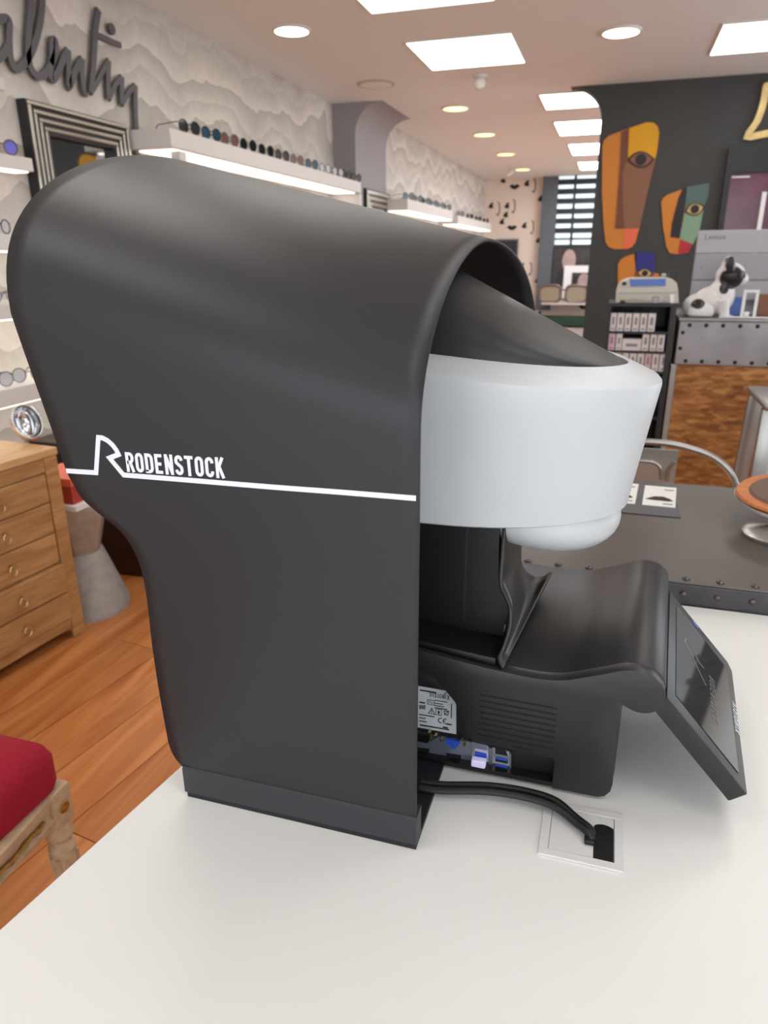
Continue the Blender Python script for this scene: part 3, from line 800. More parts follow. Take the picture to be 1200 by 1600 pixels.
nu = smooth2([(-0.083, 0.1500), (-0.19, 0.160), (-0.30, 0.171)], 4)
MB().prism([D(p.x, 0.129, p.y) for p in nl + nu], (0, 0.08, 0), 0.002).build('neck_skirt', 'dev_black', dev, smooth=True)
MB().box(-0.128, -0.126, 0.53 + 0.1750, 0.53 + 0.1765, TZ + 0.165, TZ + 0.282).build('neck_seam', 'dev', dev)

# head: white drum with sloping top
HC = 0.29
def ring(xf, hw, r, zf, n=16, xb=-0.33):
    """plan: straight sides running into a half-elliptic front of length r"""
    pts = [(xb, HC - hw)]
    for k in range(3): pts.append((xb + (xf - r - xb) * (k + 1) / 4, HC - hw))
    for k in range(n + 1):
        a = -PI / 2 + PI / 2 * k / n
        pts.append((xf - r + r * math.cos(a), HC + hw * math.sin(a)))
    q = [(x, 2 * HC - w) for x, w in pts[::-1]][1:]
    return [D(x, w, zf(x)) for x, w in pts + q]
topz = lambda x: 0.4315 - 0.085 * x
botz = lambda x: 0.284
def mixz(s, dz=0.0): return lambda x: botz(x) + (topz(x) - botz(x)) * s + dz
hd = MB()
RB, RT = (0.037, 0.137, 0.19), (0.0595, 0.155, 0.185)
rings = [ring(0.022, 0.120, 0.18, lambda x: botz(x) + 0.004), ring(RB[0] - 0.003, RB[1] - 0.003, RB[2], lambda x: botz(x))]
for s in (0.015, 0.25, 0.5, 0.75, 0.965):
    rings.append(ring(RB[0] + (RT[0] - RB[0]) * s, RB[1] + (RT[1] - RB[1]) * s, RB[2] + (RT[2] - RB[2]) * s, mixz(s)))
rings.append(ring(RT[0] - 0.0015, RT[1] - 0.0015, RT[2] - 0.0015, mixz(0.99)))
rings.append(ring(RT[0] - 0.005, RT[1] - 0.005, RT[2] - 0.005, mixz(1.0, 0.002)))
rings.append(ring(RT[0] - 0.036, RT[1] - 0.033, RT[2] - 0.036, mixz(1.0, 0.014)))
rings.append(ring(RT[0] - 0.040, RT[1] - 0.037, RT[2] - 0.040, mixz(1.0, 0.010)))
hd.grid(rings, True)
hd.bm.faces.new([hd.bm.verts.new(p) for p in rings[0]]); hd.bm.faces.new([hd.bm.verts.new(p) for p in rings[-1][::-1]])
hd.build('head_shell', 'head_white', dev, smooth=True, angle=24)
# visor: black half cone rising into the hood
vz = MB(); rws = []
XF, VW, VR = RT[0] - 0.0375, RT[1] - 0.0345, RT[2] - 0.0375
def vplan(x):
    if x <= XF - VR: return VW
    return max(0.0005, VW * math.sqrt(max(0, 1 - ((x - XF + VR) / VR) ** 2)))
xs = [-0.33, -0.28, -0.24, -0.20, -0.16] + [XF - VR + VR * math.sin(PI / 2 * k / 16) for k in range(1, 17)]
for x in xs:
    a = vplan(x)
    zb = topz(x) + 0.0115
    zr = max(zb + 0.0008, min(0.556, 0.522 - 0.52 * (x + 0.14)))
    row = []
    for k in range(25):
        th = PI * k / 24
        row.append(D(x, HC - a * math.cos(th), zb + (zr - zb) * (math.sin(th) ** 0.85)))
    rws.append(row)
vz.grid(rws)
vz.build('visor', 'visor', dev, smooth=True, angle=50)
# lower bowl under the head
lb = MB(); rws = []
for k in range(11):
    f = k / 10
    sc_ = math.sqrt(max(0.0, 1 - (f * 0.94) ** 2.0))
    zz = 0.2885 - 0.0515 * f
    rws.append([D(-0.076 + 0.036 * f + 0.101 * sc_ * math.cos(2 * PI * j / 44), HC - 0.012 * f + 0.112 * sc_ * math.sin(2 * PI * j / 44), zz) for j in range(44)])
lb.grid(rws, True); lb.bm.faces.new([lb.bm.verts.new(p) for p in rws[-1]])
lb.build('lower_bowl', 'dome_white', dev, smooth=True, angle=50)

# tablet on the arm
TN = [Vector((0.0875, 0.122, 0.1405)), Vector((0.1745, 0.122, 0.0425))]
TF = [Vector((0.106, 0.375, 0.140)), Vector((0.1935, 0.375, 0.042))]
def tp(s, t_, h=0.0):
    """s down the tablet, t near to far, h above the glass"""
    p = (TN[0].lerp(TN[1], s)).lerp(TF[0].lerp(TF[1], s), t_)
    e1 = (TN[1] - TN[0]).normalized(); e2 = (TF[0] - TN[0]).normalized()
    n = e2.cross(e1).normalized()
    if n.z < 0: n = -n
    return D(p.x, p.y, p.z) + n * h
def tab_prism(poly, h0, h1, name, material, parent, bev=0.0):
    n = (tp(0.5, 0.5, 1) - tp(0.5, 0.5, 0))
    return MB().prism([tp(s, t_, h0) for s, t_ in poly], n * (h1 - h0), bev).build(name, material, parent, smooth=bev > 0)
tb = tab_prism([(0, 0.0), (0.985, 0.0), (1.0, 0.008), (1.0, 0.955), (0.93, 1.0), (0.0, 1.0)], -0.020, 0.0, 'tablet', 'dev', dev, 0.0012)
SCR = [(0.10, 0.085), (0.90, 0.075), (0.885, 0.90), (0.10, 0.93)]
tab_prism(SCR, 0.0001, 0.0007, 'screen', 'screen', tb)
tab_prism([(-0.0, 0.0), (0.02, 0.0), (0.02, 1.0), (0.0, 1.0)], -0.018, -0.002, 'hinge_strip', 'dev_black', tb)
e_s = (TN[1] - TN[0]).length; e_t = (TF[0] - TN[0]).length
fnl = lambda a, b_, h: tp(a, b_, 0.0008 + h)
lg = MB()
pl = [(0.50, 0.58), (0.26, 0.60), (0.25, 0.53), (0.30, 0.47), (0.38, 0.46), (0.39, 0.54), (0.60, 0.40), (0.60, 0.20)]
def rib_t(mb, pts_, w_):
    add_ribbon(mb, [(p[0] * e_s, p[1] * e_t) for p in pts_], w_, lambda a, b_, h: tp(a / e_s, b_ / e_t, 0.0008 + h), 0.0001)
rib_t(lg, [(0.52, 0.46), (0.27, 0.60), (0.22, 0.63), (0.24, 0.68), (0.33, 0.68), (0.42, 0.60), (0.50, 0.60)], 0.0022)
lettering(lg, 'RODENSTOCK', lambda a, b_, h: tp(0.66 - b_ / e_s, 0.60 - a / e_t, 0.0008 + h), 0.0115, 1.2, 0.11, 0.0001, 0.16)
lg.build('screen_logo', 'logo_faint', tb)
vt = MB()
lettering(vt, 'VISIONIX', lambda a, b_, h: tp(0.985 - b_ / e_s, 0.63 - a / e_t, 0.0003 + h), 0.0078, 1.95, 0.16, 0.0002, 0.12)
vt.build('brand_print', 'white_print', tb)
bd = MB(); bd.prism([tp(0.40 + 0.045 * math.cos(2 * PI * k / 20) , 0.965 + 0.014 * math.sin(2 * PI * k / 20), 0.0002) for k in range(20)], (tp(0.5, 0.5, 1) - tp(0.5, 0.5, 0)) * 0.0006)
bd.build('blue_badge', 'bluedot', tb)

# ------------------------------------------------------------------ grommet and cables
gr = thing('cable_grommet', 'square white cable outlet set into the white table', 'grommet', D(0.02, 0.066, 0))
gx0, gx1, gy0, gy1 = -0.020, 0.0605, 0.53 + 0.029, 0.53 + 0.106
rim = MB()
def ringbox(mb, a0, a1, b0, b1, w_, z0, z1):
    mb.box(a0, a1, b0, b0 + w_, z0, z1, 0.0006); mb.box(a0, a1, b1 - w_, b1, z0, z1, 0.0006)
    mb.box(a0, a0 + w_, b0 + w_, b1 - w_, z0, z1, 0.0006); mb.box(a1 - w_, a1, b0 + w_, b1 - w_, z0, z1, 0.0006)
ringbox(rim, gx0, gx1, gy0, gy1, 0.009, TZ + 0.0003, TZ + 0.0025)
rim.build('rim', 'grommet', gr)
MB().box(gx0 + 0.0095, gx1 - 0.0235, gy0 + 0.0095, gy1 - 0.0095, TZ + 0.0003, TZ + 0.0018, 0.0004).build('lid', 'grommet', gr)
MB().box(gx1 - 0.0235, gx1 - 0.0095, gy1 - 0.022, gy1 - 0.0095, TZ + 0.0003, TZ + 0.0018, 0.0004).build('lid', 'grommet', gr)
hole = [(gx1 - 0.0285, gy0 + 0.0096), (gx1 - 0.0098, gy0 + 0.0096), (gx1 - 0.0098, gy1 - 0.0235)] + [(gx1 - 0.0195 + 0.0095 * math.cos(math.radians(a)), gy1 - 0.0260 + 0.0055 * math.sin(math.radians(a))) for a in range(20, 181, 20)]
MB().prism([(x, y, TZ + 0.0004) for x, y in hole], (0, 0, 0.0018)).build('opening', 'plate', gr)  # dark sheet on the table top paints the shade of the hole
for dz, dy, lbl in ((0.0045, 0.0, 'black power cable from the hood base into the table outlet, nearer strand'), (0.0045, 0.0085, 'black data cable from the hood base into the table outlet, farther strand')):
    ctrl = [onz(655, 1242, TZ), onz(690, 1246, TZ), onz(760, 1251, TZ), onz(820, 1260, TZ), onz(865, 1275, TZ), onz(898, 1296, TZ), onz(918, 1312, TZ)]
    P3 = [(c.x, c.y + dy * (1 if k < 5 else 0.7), TZ + 0.0095 + (0.003 if 1 < k < 5 else 0)) for k, c in enumerate(ctrl)]
    P3.append((P3[-1][0] + 0.004, P3[-1][1] - 0.004 + dy * 0.2, TZ + 0.0045))
    MB_ = MB().tube(smooth2([Vector(p) for p in P3], 6), 0.0042, 10)
    o = MB_.build('power_cable', 'cable', loc=(P3[0][0], P3[0][1], TZ), smooth=True)
    tag(o, lbl, 'cable', 'cables at the table outlet')
q = onz(922, 1318, TZ)
o = MB().box(q.x - 0.006, q.x + 0.004, q.y - 0.006, q.y + 0.004, TZ + 0.0025, TZ + 0.008, 0.0015).build('cable_clip', 'cable', gr)

# ------------------------------------------------------------------ dark riveted table behind
DZ = 0.79
dt = thing('metal_table', 'dark riveted sheet-metal table behind the white table', 'table', (0.3, 1.45, 0))
DX0, DX1, DY0, DY1 = -0.125, 1.25, 1.166, 1.745
MB().box(DX0, DX1, DY0 + 0.0005, DY1, DZ - 0.003, DZ, 0.001).build('table_top', 'dtable', dt)
MB().box(DX0, DX1, DY0, DY0 + 0.02, DZ - 0.046, DZ - 0.0032, 0.002).build('apron', 'dapron', dt)
MB().box(DX0, DX1, DY1 - 0.02, DY1, DZ - 0.046, DZ - 0.0032, 0.002).build('apron', 'dapron', dt)
for x in (DX0 + 0.05, DX1 - 0.05):
    for y in (DY0 + 0.05, DY1 - 0.05):
        MB().box(x - 0.025, x + 0.025, y - 0.025, y + 0.025, 0, DZ - 0.0035, 0.002).build('leg', 'dapron', dt)
rv = [onz(px, py, DZ).x for px, py in ((1073, 907), (1124, 914), (1180, 920))]
step = 0.0525
xr0 = rv[0]
for k in range(-12, 18):
    x = xr0 + k * step
    if not (DX0 + 0.01 < x < DX1 - 0.01): continue
    b = MB(); b.lathe([(0.0066, 0.0), (0.0062, 0.002), (0.004, 0.0036), (0.0005, 0.0042)], (x, DY0 + 0.016, DZ), 12); b.build('rivet', 'rivet', dt, smooth=True)
    if k % 1 == 0:
        b = MB(); b.lathe([(0.0056, 0.0), (0.0052, 0.002), (0.003, 0.0034), (0.0004, 0.004)], (x - 0.004, DY0, DZ - 0.021), 12, Matrix.Rotation(PI / 2, 4, 'X')); b.build('rivet', 'rivet', dt, smooth=True)
# display mat with cards
mt = MB().box(-0.10, 0.175, 1.492, 1.715, DZ + 0.0005, DZ + 0.002).build('display_mat', 'mat_dark', loc=(0.04, 1.6, DZ))
tag(mt, 'dark grey mat under white photo cards on the metal table', 'mat')
def card(px, label):
    pts = [onz(p[0], p[1], DZ + 0.002) for p in px]
    t = thing('photo_card', label, 'card', pts[0], 'photo cards on the mat')
    MB().prism([(p.x, p.y, DZ + 0.0022) for p in pts], (0, 0, 0.0012)).build('card', 'whitecard', t)
    c = lambda a, b_: ((pts[0].lerp(pts[1], a)).lerp(pts[3].lerp(pts[2], a), b_))
    MB().prism([(c(a, v).x, c(a, v).y, DZ + 0.0035) for a, v in ((0.06, 0.72), (0.2, 0.63), (0.35, 0.55), (0.6, 0.53), (0.82, 0.62), (0.92, 0.72), (0.8, 0.75), (0.3, 0.74))], (0, 0, 0.0003)).build('picture', 'ink', t)
    for v in (0.15, 0.86):
        MB().prism([(c(a, w_).x, c(a, w_).y, DZ + 0.0035) for a, w_ in ((0.62, v), (0.92, v), (0.92, v + 0.05), (0.62, v + 0.05))], (0, 0, 0.0003)).build('print_line', 'boxgrey', t)
card([(1008, 759), (1057, 763), (1055, 794), (1003, 789)], 'white card with a dark picture, fully in view on the mat')
card([(943, 754), (998, 757), (992, 788), (935, 783)], 'white card half hidden behind the white scanner head')
# round display stand at the right edge
q = onz(1215, 838, DZ)
st = thing('round_stand', 'orange wooden dish on a round metal foot at right edge of the dark table', 'stand', (q.x, q.y, DZ))
MB().lathe([(0.062, 0.0), (0.064, 0.006), (0.055, 0.014), (0.02, 0.022), (0.012, 0.03), (0.011, 0.08)], (q.x, q.y, DZ + 0.0003), 32).build('foot', 'galv', st, smooth=True)
q2 = ony(1236, 773, q.y + 0.06)
tl = Matrix.Rotation(math.radians(-3), 4, 'Y') @ Matrix.Rotation(math.radians(7), 4, 'X')
MB().lathe([(0.03, -0.018), (0.088, -0.010), (0.098, 0.0), (0.095, 0.004)], q2, 40, tl).build('dish', 'orangewood', st, smooth=True)
b = MB(); b.lathe([(0.075, 0.0045), (0.07, 0.009), (0.045, 0.010), (0.04, 0.0045)], q2, 36, tl); b.build('felt_ring', 'brownfelt', st)
b = MB(); rr_ = []
for r_, z_ in ((0.086, -0.014), (0.0995, -0.003), (0.1005, 0.0), (0.088, -0.011)):
    rr_.append([q2 + (tl @ Vector((r_ * math.cos(2 * PI * k / 40), r_ * math.sin(2 * PI * k / 40), z_ - 0.004))) for k in range(40)])
b.grid(rr_, True); b.build('rim', 'whitecard', st, smooth=True)
MB().lathe([(0.035, -0.045), (0.05, -0.022)], q2, 24, tl).build('socket', 'dev_black', st)

# ------------------------------------------------------------------ steel chair and stool behind the table
ch = thing('steel_chair', 'galvanised steel chair with bent tube back behind the dark table', 'chair', (0.12, 2.05, 0))
CY = 1.93
hp = smooth2([Vector((p.x, CY, p.z)) for p in (ony(1160, 800, CY), ony(1150, 757, CY), ony(1137, 733, CY), ony(1112, 713, CY), ony(1080, 701, CY), ony(1045, 693, CY), ony(1005, 690, CY), ony(965, 691, CY), ony(925, 698, CY), ony(895, 712, CY), ony(875, 735, CY), ony(868, 757, CY), ony(862, 800, CY))], 6)
hp = [Vector((hp[0].x + 0.02, CY + 0.03, 0.45))] + hp + [Vector((hp[-1].x - 0.02, CY + 0.03, 0.45))]
MB().tube(hp, 0.0085, 10).build('back_tube', 'galv', ch, smooth=True)
xa = ony(950, 720, CY + 0.012).x; xb = ony(1058, 720, CY + 0.012).x; zt = ony(1000, 699, CY + 0.012).z
MB().box(xa, xb, CY + 0.008, CY + 0.012, 0.46, zt, 0.001).build('back_splat', 'galv', ch)
b = MB(); pp = [ony(1050, 738, CY + 0.004), ony(1048, 725, CY + 0.004), ony(1052, 715, CY + 0.004)]
for px in ((985, 722, 1028, 735), ):
    pts_ = smooth2([ony(960, 728, CY), ony(990, 721, CY), ony(1020, 723, CY), ony(1032, 732, CY), ony(1033, 750, CY)], 5)
    b.tube([Vector((p.x, CY + 0.006, p.z)) for p in pts_], 0.005, 8)
pts_ = smooth2([ony(1042, 752, CY), ony(1045, 735, CY), ony(1054, 722, CY)], 5)
b.tube([Vector((p.x, CY + 0.006, p.z)) for p in pts_], 0.006, 8)
b.build('embossed_rib', 'galv', ch, smooth=True)
cxm = (hp[0].x + hp[-1].x) / 2
MB().box(cxm - 0.19, cxm + 0.19, CY + 0.02, CY + 0.40, 0.44, 0.455, 0.006).build('seat', 'galv', ch)
for sx in (-1, 1):
    for y0, y1 in ((CY + 0.05, CY + 0.0), (CY + 0.37, CY + 0.44)):
        MB().tube([(cxm + sx * 0.17, y0, 0.4395), (cxm + sx * 0.205, y1, 0.0)], [0.018, 0.012], 8).build('leg', 'galv', ch, smooth=True)
SY = 2.45
sb = thing('steel_stool', 'tall galvanised steel stool with splayed legs at right edge before the wooden counter', 'stool', (0.62, SY + 0.15, 0))
pa = ony(1214, 640, SY); pb = ony(1190, 752, SY)
slope = (pa.x - pb.x) / (pa.z - pb.z)
zs = pa.z
lx0 = pa.x - 0.012
seatw = 0.30
MB().box(lx0 - 0.03, lx0 - 0.03 + seatw + 0.04, SY - 0.04, SY + 0.32, zs, zs + 0.022, 0.01, seg=3).build('seat', 'galv', sb, smooth=True)
for sx in (0, 1):
    for sy in (0, 1):
        xt = lx0 + sx * (seatw - 0.02); sg = -1 if sx == 0 else 1
        yt = SY + 0.0 + sy * 0.27; sgy = -1 if sy == 0 else 1
        dx = sg * abs(slope) * zs
        b = MB(); tp_ = Vector((xt, yt, zs - 0.0005)); bt = Vector((xt + dx, yt + sgy * 0.08, 0))
        b.prism([tp_ + Vector((-0.028, 0, 0)), tp_ + Vector((0.028, 0, 0)), bt + Vector((0.018, 0, 0)), bt + Vector((-0.018, 0, 0))], (0, 0.03 * -sgy if sy else 0.03, 0), 0.006)
        b.build('leg', 'galv', sb, smooth=True)
MB().tube([(lx0 - abs(slope) * zs * 0.6, SY - 0.02, 0.28), (lx0 + seatw + abs(slope) * zs * 0.6 - 0.02, SY - 0.02, 0.28)], 0.01).build('foot_rail', 'galv', sb)

# ------------------------------------------------------------------ counter with riveted band and wood-chip front
KY = 3.3
kx0 = 0.275; kx1 = 1.9
ct = thing('reception_counter', 'wood-chip board counter topped by a riveted zinc band', 'counter', (1.0, KY + 0.3, 0))
MB().box(kx0 + 0.01, kx1, KY + 0.01, KY + 0.62, 0, 0.862).build('front_board', 'osb', ct)
MB().box(kx0 - 0.012, kx0 + 0.012, KY + 0.006, KY + 0.6, 0, 0.8615, 0.002).build('corner_strip', 'galv', ct)
MB().box(kx0, kx1, KY, KY + 0.63, 0.8625, 1.043, 0.003).build('zinc_band', 'zinc', ct)
MB().box(kx0 - 0.005, kx1, KY - 0.006, KY + 0.635, 1.0432, 1.053, 0.002).build('counter_top', 'zinc', ct)
def rivet_y(x, z, Y, r, parent, key):
    b = MB(); b.lathe([(r, 0.0), (r * 0.9, r * 0.35), (r * 0.5, r * 0.6), (r * 0.1, r * 0.68)], (x, Y, z), 10, Matrix.Rotation(PI / 2, 4, 'X')); b.build('rivet', key, parent, smooth=True)
for k in range(20):
    rivet_y(0.315 + 0.0645 * k, 1.026, KY, 0.0085, ct, 'rivetdark')
    rivet_y(0.318 + 0.0640 * k, 0.878, KY, 0.0085, ct, 'rivetdark')
rivet_y(0.292, 0.995, KY, 0.008, ct, 'rivetdark'); rivet_y(0.290, 0.93, KY, 0.008, ct, 'rivetdark')

# black bookcase with product boxes
bk = thing('bookcase', 'narrow black bookcase of small white boxes beside the wood-chip counter', 'bookcase', (0.11, KY + 0.15, 0))
bx0, bx1 = ony(951, 500, KY).x - 0.006, 0.256
bt_ = 1.098
b = MB(); b.box(bx0, bx0 + 0.012, KY, KY + 0.28, 0, bt_); b.build('side_panel', 'bookcase', bk)
b = MB(); b.box(bx1 - 0.022, bx1, KY, KY + 0.28, 0, bt_); b.build('side_panel', 'bookcase', bk)
MB().box(bx0, bx1, KY - 0.002, KY + 0.28, bt_ + 0.0003, bt_ + 0.012).build('top_panel', 'bookcase', bk)
MB().box(bx0 + 0.0125, bx1 - 0.0225, KY + 0.27, KY + 0.279, 0.03, bt_ - 0.001).build('back_panel', 'dev_black', bk)
shz = [ony(1000, 350 + y / 4, KY).z for y in (672, 793, 918)]
for z in shz + [shz[2] - 0.20, 0.16]:
    MB().box(bx0 + 0.0125, bx1 - 0.0225, KY + 0.004, KY + 0.268, z - 0.011, z - 0.001).build('shelf', 'bookcase', bk)
rowsB = [
 [(210, 252, 558, 'boxwhite'), (257, 300, 558, 'boxwhite'), (305, 347, 560, 'boxwhite'), (354, 396, 560, 'boxwhite'), (402, 443, 560, 'boxwhite'), (450, 497, 560, 'boxwhite')],
 [(200, 244, 684, 'boxpink'), (250, 287, 686, 'boxwhite'), (414, 456, 686, 'boxwhite'), (464, 504, 686, 'boxwhite'), (510, 554, 686, 'boxwhite')],
 [(196, 238, 805, 'boxwhite'), (243, 285, 805, 'boxpink'), (290, 327, 806, 'boxwhite'), (333, 376, 806, 'boxwhite'), (382, 424, 808, 'boxwhite'), (430, 470, 808, 'boxpink'), (476, 518, 808, 'boxwhite'), (524, 570, 808, 'boxwhite')]]
ords = ['first', 'second', 'third', 'fourth', 'fifth', 'sixth', 'seventh', 'eighth']
def pbox(x0, x1, z0, z1, key, label, flatbox=False):
    t = thing('product_box', label, 'box', ((x0 + x1) / 2, KY + 0.06, z0), 'small boxes in the bookcase')
    MB().box(x0, x1, KY + 0.008, KY + 0.13, z0, z1, 0.0008).build('carton', key, t)
    xm = (x0 + x1) / 2; w_ = (x1 - x0)
    b = MB()
    if flatbox:
        b.box(xm - w_ * 0.3, xm + w_ * 0.3, KY + 0.0065, KY + 0.0078, z0 + (z1 - z0) * 0.35, z0 + (z1 - z0) * 0.6)
    else:
        b.box(xm - w_ * 0.18, xm + w_ * 0.18, KY + 0.0065, KY + 0.0078, z0 + (z1 - z0) * 0.38, z0 + (z1 - z0) * 0.78)
        b.box(xm - w_ * 0.3, xm + w_ * 0.3, KY + 0.0065, KY + 0.0078, z0 + (z1 - z0) * 0.10, z0 + (z1 - z0) * 0.16)
    b.build('printed_label', 'boxgrey', t)
for r_i, row in enumerate(rowsB):
    for c_i, (xa, xb, yt, key) in enumerate(row):
        zt = ony(900 + (xa + xb) / 8, 350 + yt / 4, KY).z
        x0 = max(ony(900 + xa / 4, 350 + (yt + 50) / 4, KY).x, bx0 + 0.0135); x1 = ony(900 + xb / 4, 350 + (yt + 50) / 4, KY).x
        kind = 'pink' if key == 'boxpink' else 'white'
        pbox(x0, x1, shz[r_i] - 0.0008, zt, key, '%s upright box, %s of its row on the %s shelf of the bookcase' % (kind, ords[c_i], ('top', 'middle', 'bottom filled')[r_i]))
x0 = ony(900 + 290 / 4, 535, KY).x; x1 = ony(900 + 409 / 4, 535, KY).x
pbox(x0, x1, shz[1] - 0.0008, ony(985, 350 + 720 / 4, KY).z, 'boxwhite', 'white box lying flat on the middle shelf of the bookcase', True)

# beige desktop instrument on the bookcase
bi = thing('desktop_instrument', 'beige rounded optical instrument with blue label on top of the bookcase', 'instrument', (0.13, KY + 0.1, bt_ + 0.013))
BYF = KY + 0.01
def cp(x, y): q = ony(900 + x / 4, 350 + y / 4, BYF); return (q.x, q.z)
zb0 = bt_ + 0.0126
outl = [cp(245, 505), cp(250, 430), cp(262, 385), cp(290, 355), cp(340, 340), cp(560, 336), cp(605, 345), cp(632, 372), cp(640, 420), cp(642, 505)]
outl = [(x, max(z, zb0)) for x, z in outl]; outl[0] = (outl[0][0], zb0); outl[-1] = (outl[-1][0], zb0)
MB().prism([(x, BYF, z) for x, z in outl], (0, 0.20, 0), 0.006).build('casing', 'beige', bi, smooth=True)
def ip(poly, name, key, d=0.003):
    return MB().prism([(cp(*p)[0], BYF - 0.0004, cp(*p)[1]) for p in poly], (0, -d, 0)).build(name, key, bi)
ip([(335, 345), (562, 342), (560, 386), (340, 390)], 'blue_label', 'bluestrip')
ip([(290, 362), (316, 362), (314, 382), (288, 384)], 'socket', 'dev_black')
ip([(275, 478), (310, 474), (310, 494), (275, 496)], 'socket', 'dev_black')
ip([(268, 430), (630, 426), (630, 432), (268, 436)], 'seam', 'mongrey2', 0.001)
b = MB(); b.tube([Vector((cp(x, y)[0], BYF - 0.008, cp(x, y)[1])) for x, y in ((300, 484), (350, 470), (420, 478), (490, 492), (560, 485), (610, 500))], 0.0025, 8); b.build('cord', 'mongrey2', bi, smooth=True)
b = MB(); c0 = cp(497, 468); b.tube([Vector((c0[0] + 0.012 * math.cos(a), BYF - 0.006, c0[1] + 0.012 * math.sin(a))) for a in [2 * PI * k / 16 for k in range(17)]], 0.0025, 6); b.build('ring', 'mongrey2', bi)
ip([(540, 450), (582, 448), (585, 480), (545, 484)], 'knob', 'mongrey')
ip([(585, 440), (612, 438), (614, 490), (588, 492)], 'lever', 'whitecard', 0.006)
# small trinkets on the instrument
for i, (x, key, lb) in enumerate(((505, 'm_coral', 'tiny pink trinket on top of the beige instrument'), (553, 'beige', 'tiny cream trinket on top of the beige instrument'))):
    c0 = cp(x, 334)
    o = MB().lathe([(0.006, 0), (0.011, 0.004), (0.010, 0.010), (0.004, 0.014)], (c0[0], BYF + 0.06, c0[1] + 0.001), 12).build('trinket', key, loc=(c0[0], BYF + 0.06, c0[1]), smooth=True)
    tag(o, lb, 'trinket')
c0 = cp(610, 335)
o = MB().box(c0[0] - 0.016, c0[0] + 0.016, BYF + 0.04, BYF + 0.09, c0[1] - 0.002, c0[1] + 0.026, 0.002).build('small_case', 'dev_black', loc=(c0[0], BYF + 0.06, c0[1]))
tag(o, 'small black case at right end on top of the beige instrument', 'case')

# monitor seen from behind
MY = 3.62
mo = thing('desktop_monitor', 'light grey monitor seen from behind on the counter', 'monitor', (0.6, MY, 1.0535))
ma = ony(1092, 360, MY); mbp = ony(1083, 462, MY)
mx0, mx1 = ma.x, ma.x + 0.56
mz1, mz0 = ma.z, ony(1085, 468, MY).z
zm1 = ony(1100, 350 + 185 / 4, MY).z; zm2 = ony(1100, 350 + 350 / 4, MY).z
MB().box(mx0, mx1, MY, MY + 0.03, zm1 + 0.001, mz1, 0.003).build('upper_back', 'mongrey', mo)
MB().box(mx0, mx1, MY - 0.003, MY + 0.03, zm2, zm1, 0.003).build('middle_back', 'mongrey2', mo)
MB().box(mx0, mx1, MY + 0.002, MY + 0.03, mz0, zm2 - 0.001, 0.002).build('lower_back', 'mongrey', mo)
MB().box(mx0 + 0.22, mx0 + 0.34, MY + 0.031, MY + 0.06, 1.06, zm1).build('stand_neck', 'mongrey2', mo)
MB().box(mx0 + 0.16, mx0 + 0.40, MY - 0.06, MY + 0.14, 1.0535, 1.062, 0.003).build('stand_foot', 'mongrey2', mo)
q = ony(900 + 783 / 4, 350 + 272 / 4, MY - 0.003)
MB().tube([q, q + Vector((0, -0.001, 0))], 0.004, 10).build('screw', 'logo_grey', mo)
lo = ony(1101, 374.5, MY); lo1 = ony(1134, 373.5, MY)
lt = MB(); hL = 0.024
lettering(lt, 'Lenovo', lambda a, b_, h: Vector((lo.x + a, MY - 0.0002 - h, lo.z + b_)), hL, (lo1.x - lo.x) / hL / 3.4, 0.13, 0.001, 0.07)
lt.build('brand_lettering', 'logo_grey', mo)
# papers and frame under the monitor
def cp2(x, y, Y): q = ony(900 + x / 4, 350 + y / 4, Y); return q
fr = thing('photo_stand', 'small white open frame standing on the counter beside the dog statue', 'frame', (cp2(1085, 575, 3.42).x, 3.42, 1.0535))
a_ = cp2(1050, 410, 3.42); c_ = cp2(1122, 575, 3.42)
b = MB()
b.box(a_.x, a_.x + 0.012, 3.415, 3.425, 1.0535, a_.z); b.box(c_.x - 0.012, c_.x, 3.415, 3.425, 1.0535, a_.z)
b.box(a_.x + 0.012, c_.x - 0.012, 3.415, 3.425, a_.z - 0.012, a_.z); b.build('frame_border', 'whitecard', fr)
MB().box(a_.x + 0.014, a_.x + 0.034, 3.413, 3.427, 1.0535, 1.075, 0.002).build('foot', 'whitecard', fr)
bx = cp2(1150, 440, 3.50)
o = MB().box(bx.x, bx.x + 0.22, 3.50, 3.545, 1.0535, bx.z, 0.002).build('cardboard_box', 'm_brown', loc=(bx.x, 3.5, 1.0535)); tag(o, 'low brown box on the counter beneath the monitor', 'box')
o = MB().box(cp2(975, 450, 3.52).x, cp2(1040, 450, 3.52).x, 3.50, 3.53, 1.0535, cp2(1000, 455, 3.52).z, 0.002).build('booklet', 'bluestrip', loc=(0.45, 3.5, 1.0535)); tag(o, 'small blue and white booklet behind the dog statue', 'booklet')
o = MB().box(0.43, 0.80, 3.355, 3.40, 1.0535, 1.057, 0.001).build('paper_sheet', 'whitecard', loc=(0.55, 3.38, 1.0535)); tag(o, 'white paper lying on the counter edge right of the dog statue', 'paper')

